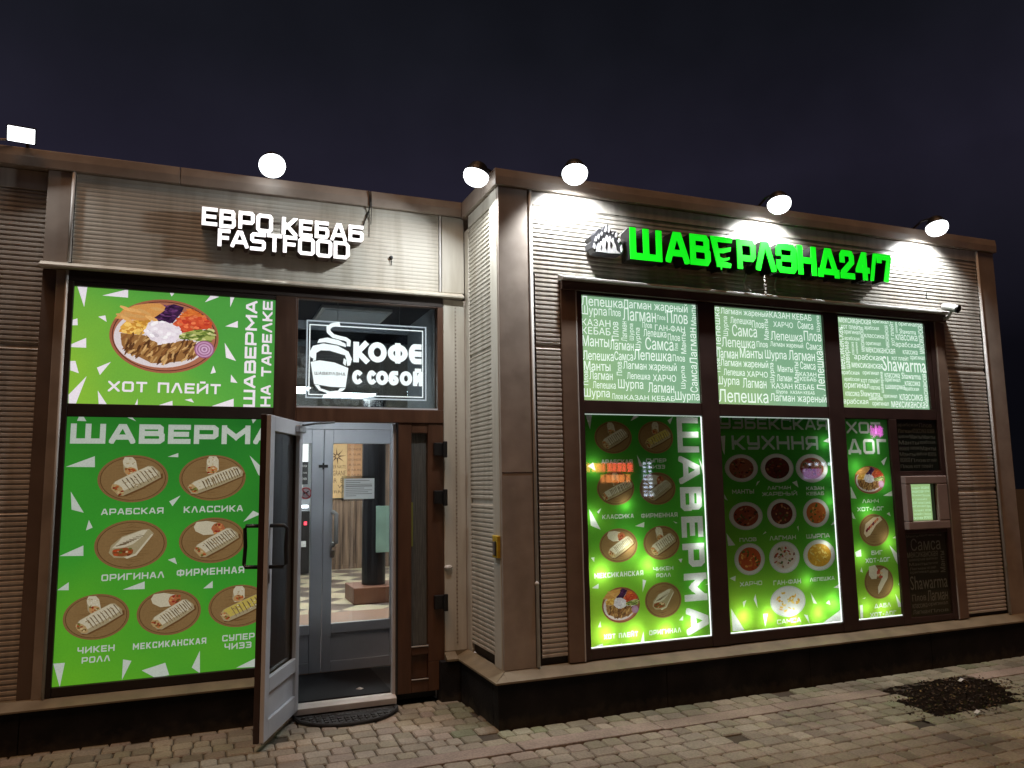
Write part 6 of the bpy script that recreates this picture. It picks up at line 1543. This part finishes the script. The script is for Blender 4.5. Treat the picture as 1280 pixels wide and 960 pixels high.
mb = MB(); mb.box(-.815, -.797, 1.6552, 1.6568, 1.462, 1.674); mb.box(-.533, -.515, 1.6552, 1.6568, 1.462, 1.674); mb.box(-.7968, -.5332, 1.6552, 1.6568, 1.654, 1.674); mb.box(-.7968, -.5332, 1.6552, 1.6568, 1.462, 1.476)
mb.build("sleeve", glass_mat("clear_sleeve", (.72, .74, .74), .12, .15), nt_)
mb = MB()
for i in range(9):
    z = 1.632 - i * .016
    w = (.9, .55, 1, 1, .7, 1, .85, 1, .4)[i]
    mb.poly([(-.78, 1.6545, z), (-.78 + .225 * w, 1.6545, z), (-.78 + .225 * w, 1.6545, z + (.004 if i != 3 else .007)), (-.78, 1.6545, z + (.004 if i != 3 else .007))])
mb.build("printed_lines", noise_mat("grey_print", (.16, .17, .18), rough=.6), nt_, fix=False)
stk = thing("round_sticker", (-1.095, 1.655, 1.50), "round red no-dogs sticker on the left inner door glass", "sticker")
Ms = Matrix.Translation((-1.105, 1.682, 1.535)) @ Matrix.Rotation(math.pi / 2, 4, 'X')
mb = MB(); mb.lathe([(.050, 0), (.050, .002), (.038, .002), (.038, 0)], 28, Ms); mb.build("red_ring", noise_mat("red_film", (.50, .05, .06), rough=.5), stk)
mb = MB(); mb.lathe([(.001, .0005), (.0378, .0005), (.0378, .0015), (.001, .0015)], 28, Ms); mb.build("white_disc", noise_mat("pink_film", (.62, .50, .52), rough=.5), stk)
mb = MB(); yy = 1.6795
for p in ([(-.020, -.004), (.014, -.004), (.014, .010), (-.020, .010)], [(.010, .006), (.024, .012), (.022, .022), (.010, .016)], [(-.018, -.018), (-.013, -.018), (-.013, -.004), (-.018, -.004)], [(.006, -.018), (.011, -.018), (.011, -.004), (.006, -.004)], [(-.020, .008), (-.028, .020), (-.024, .020), (-.016, .010)]): mb.poly([(-1.105 + x, yy, 1.535 + z) for x, z in p])
mb.build("dog_mark", M_BLACK, stk, fix=False)
mb = MB(); mb.poly([(-1.105 + x, yy - .001, 1.535 + z) for x, z in [(-.030, .024), (.024, -.030), (.030, -.024), (-.024, .030)]]); mb.build("red_bar", noise_mat("red_film_bar", (.50, .05, .06), rough=.5), stk, fix=False)
# yellow strip sticker in the frosted pane
mb = MB(); mb.box(-.436, -.418, D + .026, D + .0295, 1.13, 1.46); tag(mb.build("strip_sticker", noise_mat("yellow_green_film", (.26, .28, .05), rough=.5)), "yellow-green strip sticker along the frosted side pane right of the door", "sticker")

# ================================================================== the other side of the street (behind the camera; the shop glass mirrors it)
sb = thing("street_building", (27, -33, 0), "dark low building across the street whose red sign is mirrored in the glass", "building")
mb = MB(); mb.box(8, 48, -36, -30.6, -.3, 5.6); mb.build("wall", noise_mat("dark_render", (.08, .075, .07), scale=1, rough=.8), sb)
MB().box(7.7, 48.3, -36.3, -30.3, 5.62, 5.9).build("roof", M_DARKTRIM, sb)
RED = emit_mat("red_neon", (1.0, .10, .07), 9.0); ORA = emit_mat("orange_neon", (1.0, .32, .08), 7.0); COOL = emit_mat("cool_window", (.75, .85, 1.0), 9.0); PINK = emit_mat("pink_neon", (1.0, .12, .85), 7.0); VIO = emit_mat("violet_window", (.55, .32, .75), 3.0)
mb = MB()
for i in range(9): mb.box(16.5 + i * .30, 16.5 + i * .30 + random.uniform(.12, .26), -30.59, -30.5, 2.05, 2.5)
mb.build("red_tubes", RED, sb)
mb = MB()
for i in range(6): mb.box(17.3 + i * .30, 17.3 + i * .30 + random.uniform(.14, .26), -30.59, -30.5, 1.5, 1.9)
mb.build("orange_tubes", ORA, sb)
mb = MB()
for i in range(9):
    for j in range(2): mb.box(19.85 + j * .32, 19.85 + j * .32 + random.uniform(.1, .2), -30.59, -30.5, .75 + i * .21, .75 + i * .21 + random.uniform(.07, .13))
mb.build("lit_shutter", COOL, sb)
mb = MB()
for k in range(7): mb.box(36.0 + k * .14, 36.0 + k * .14 + .07, -30.59, -30.5, 3.9 + random.uniform(0, .2), 4.6 + random.uniform(-.1, .1))
mb.build("pink_tubes", PINK, sb)
for (x0, x1, z0, z1) in ((30.6, 31.2, 1.5, 2.1), (31.3, 31.9, 1.5, 2.1)): MB().box(x0, x1, -30.59, -30.52, z0, z1).build("window", VIO, sb)
mb = MB()
for k in range(5): mb.box(31.0 + k * .5, 31.0 + k * .5 + random.uniform(.1, .35), -30.59, -30.5, 2.3, 2.3 + random.uniform(.08, .16))
mb.build("lit_fascia", COOL, sb)
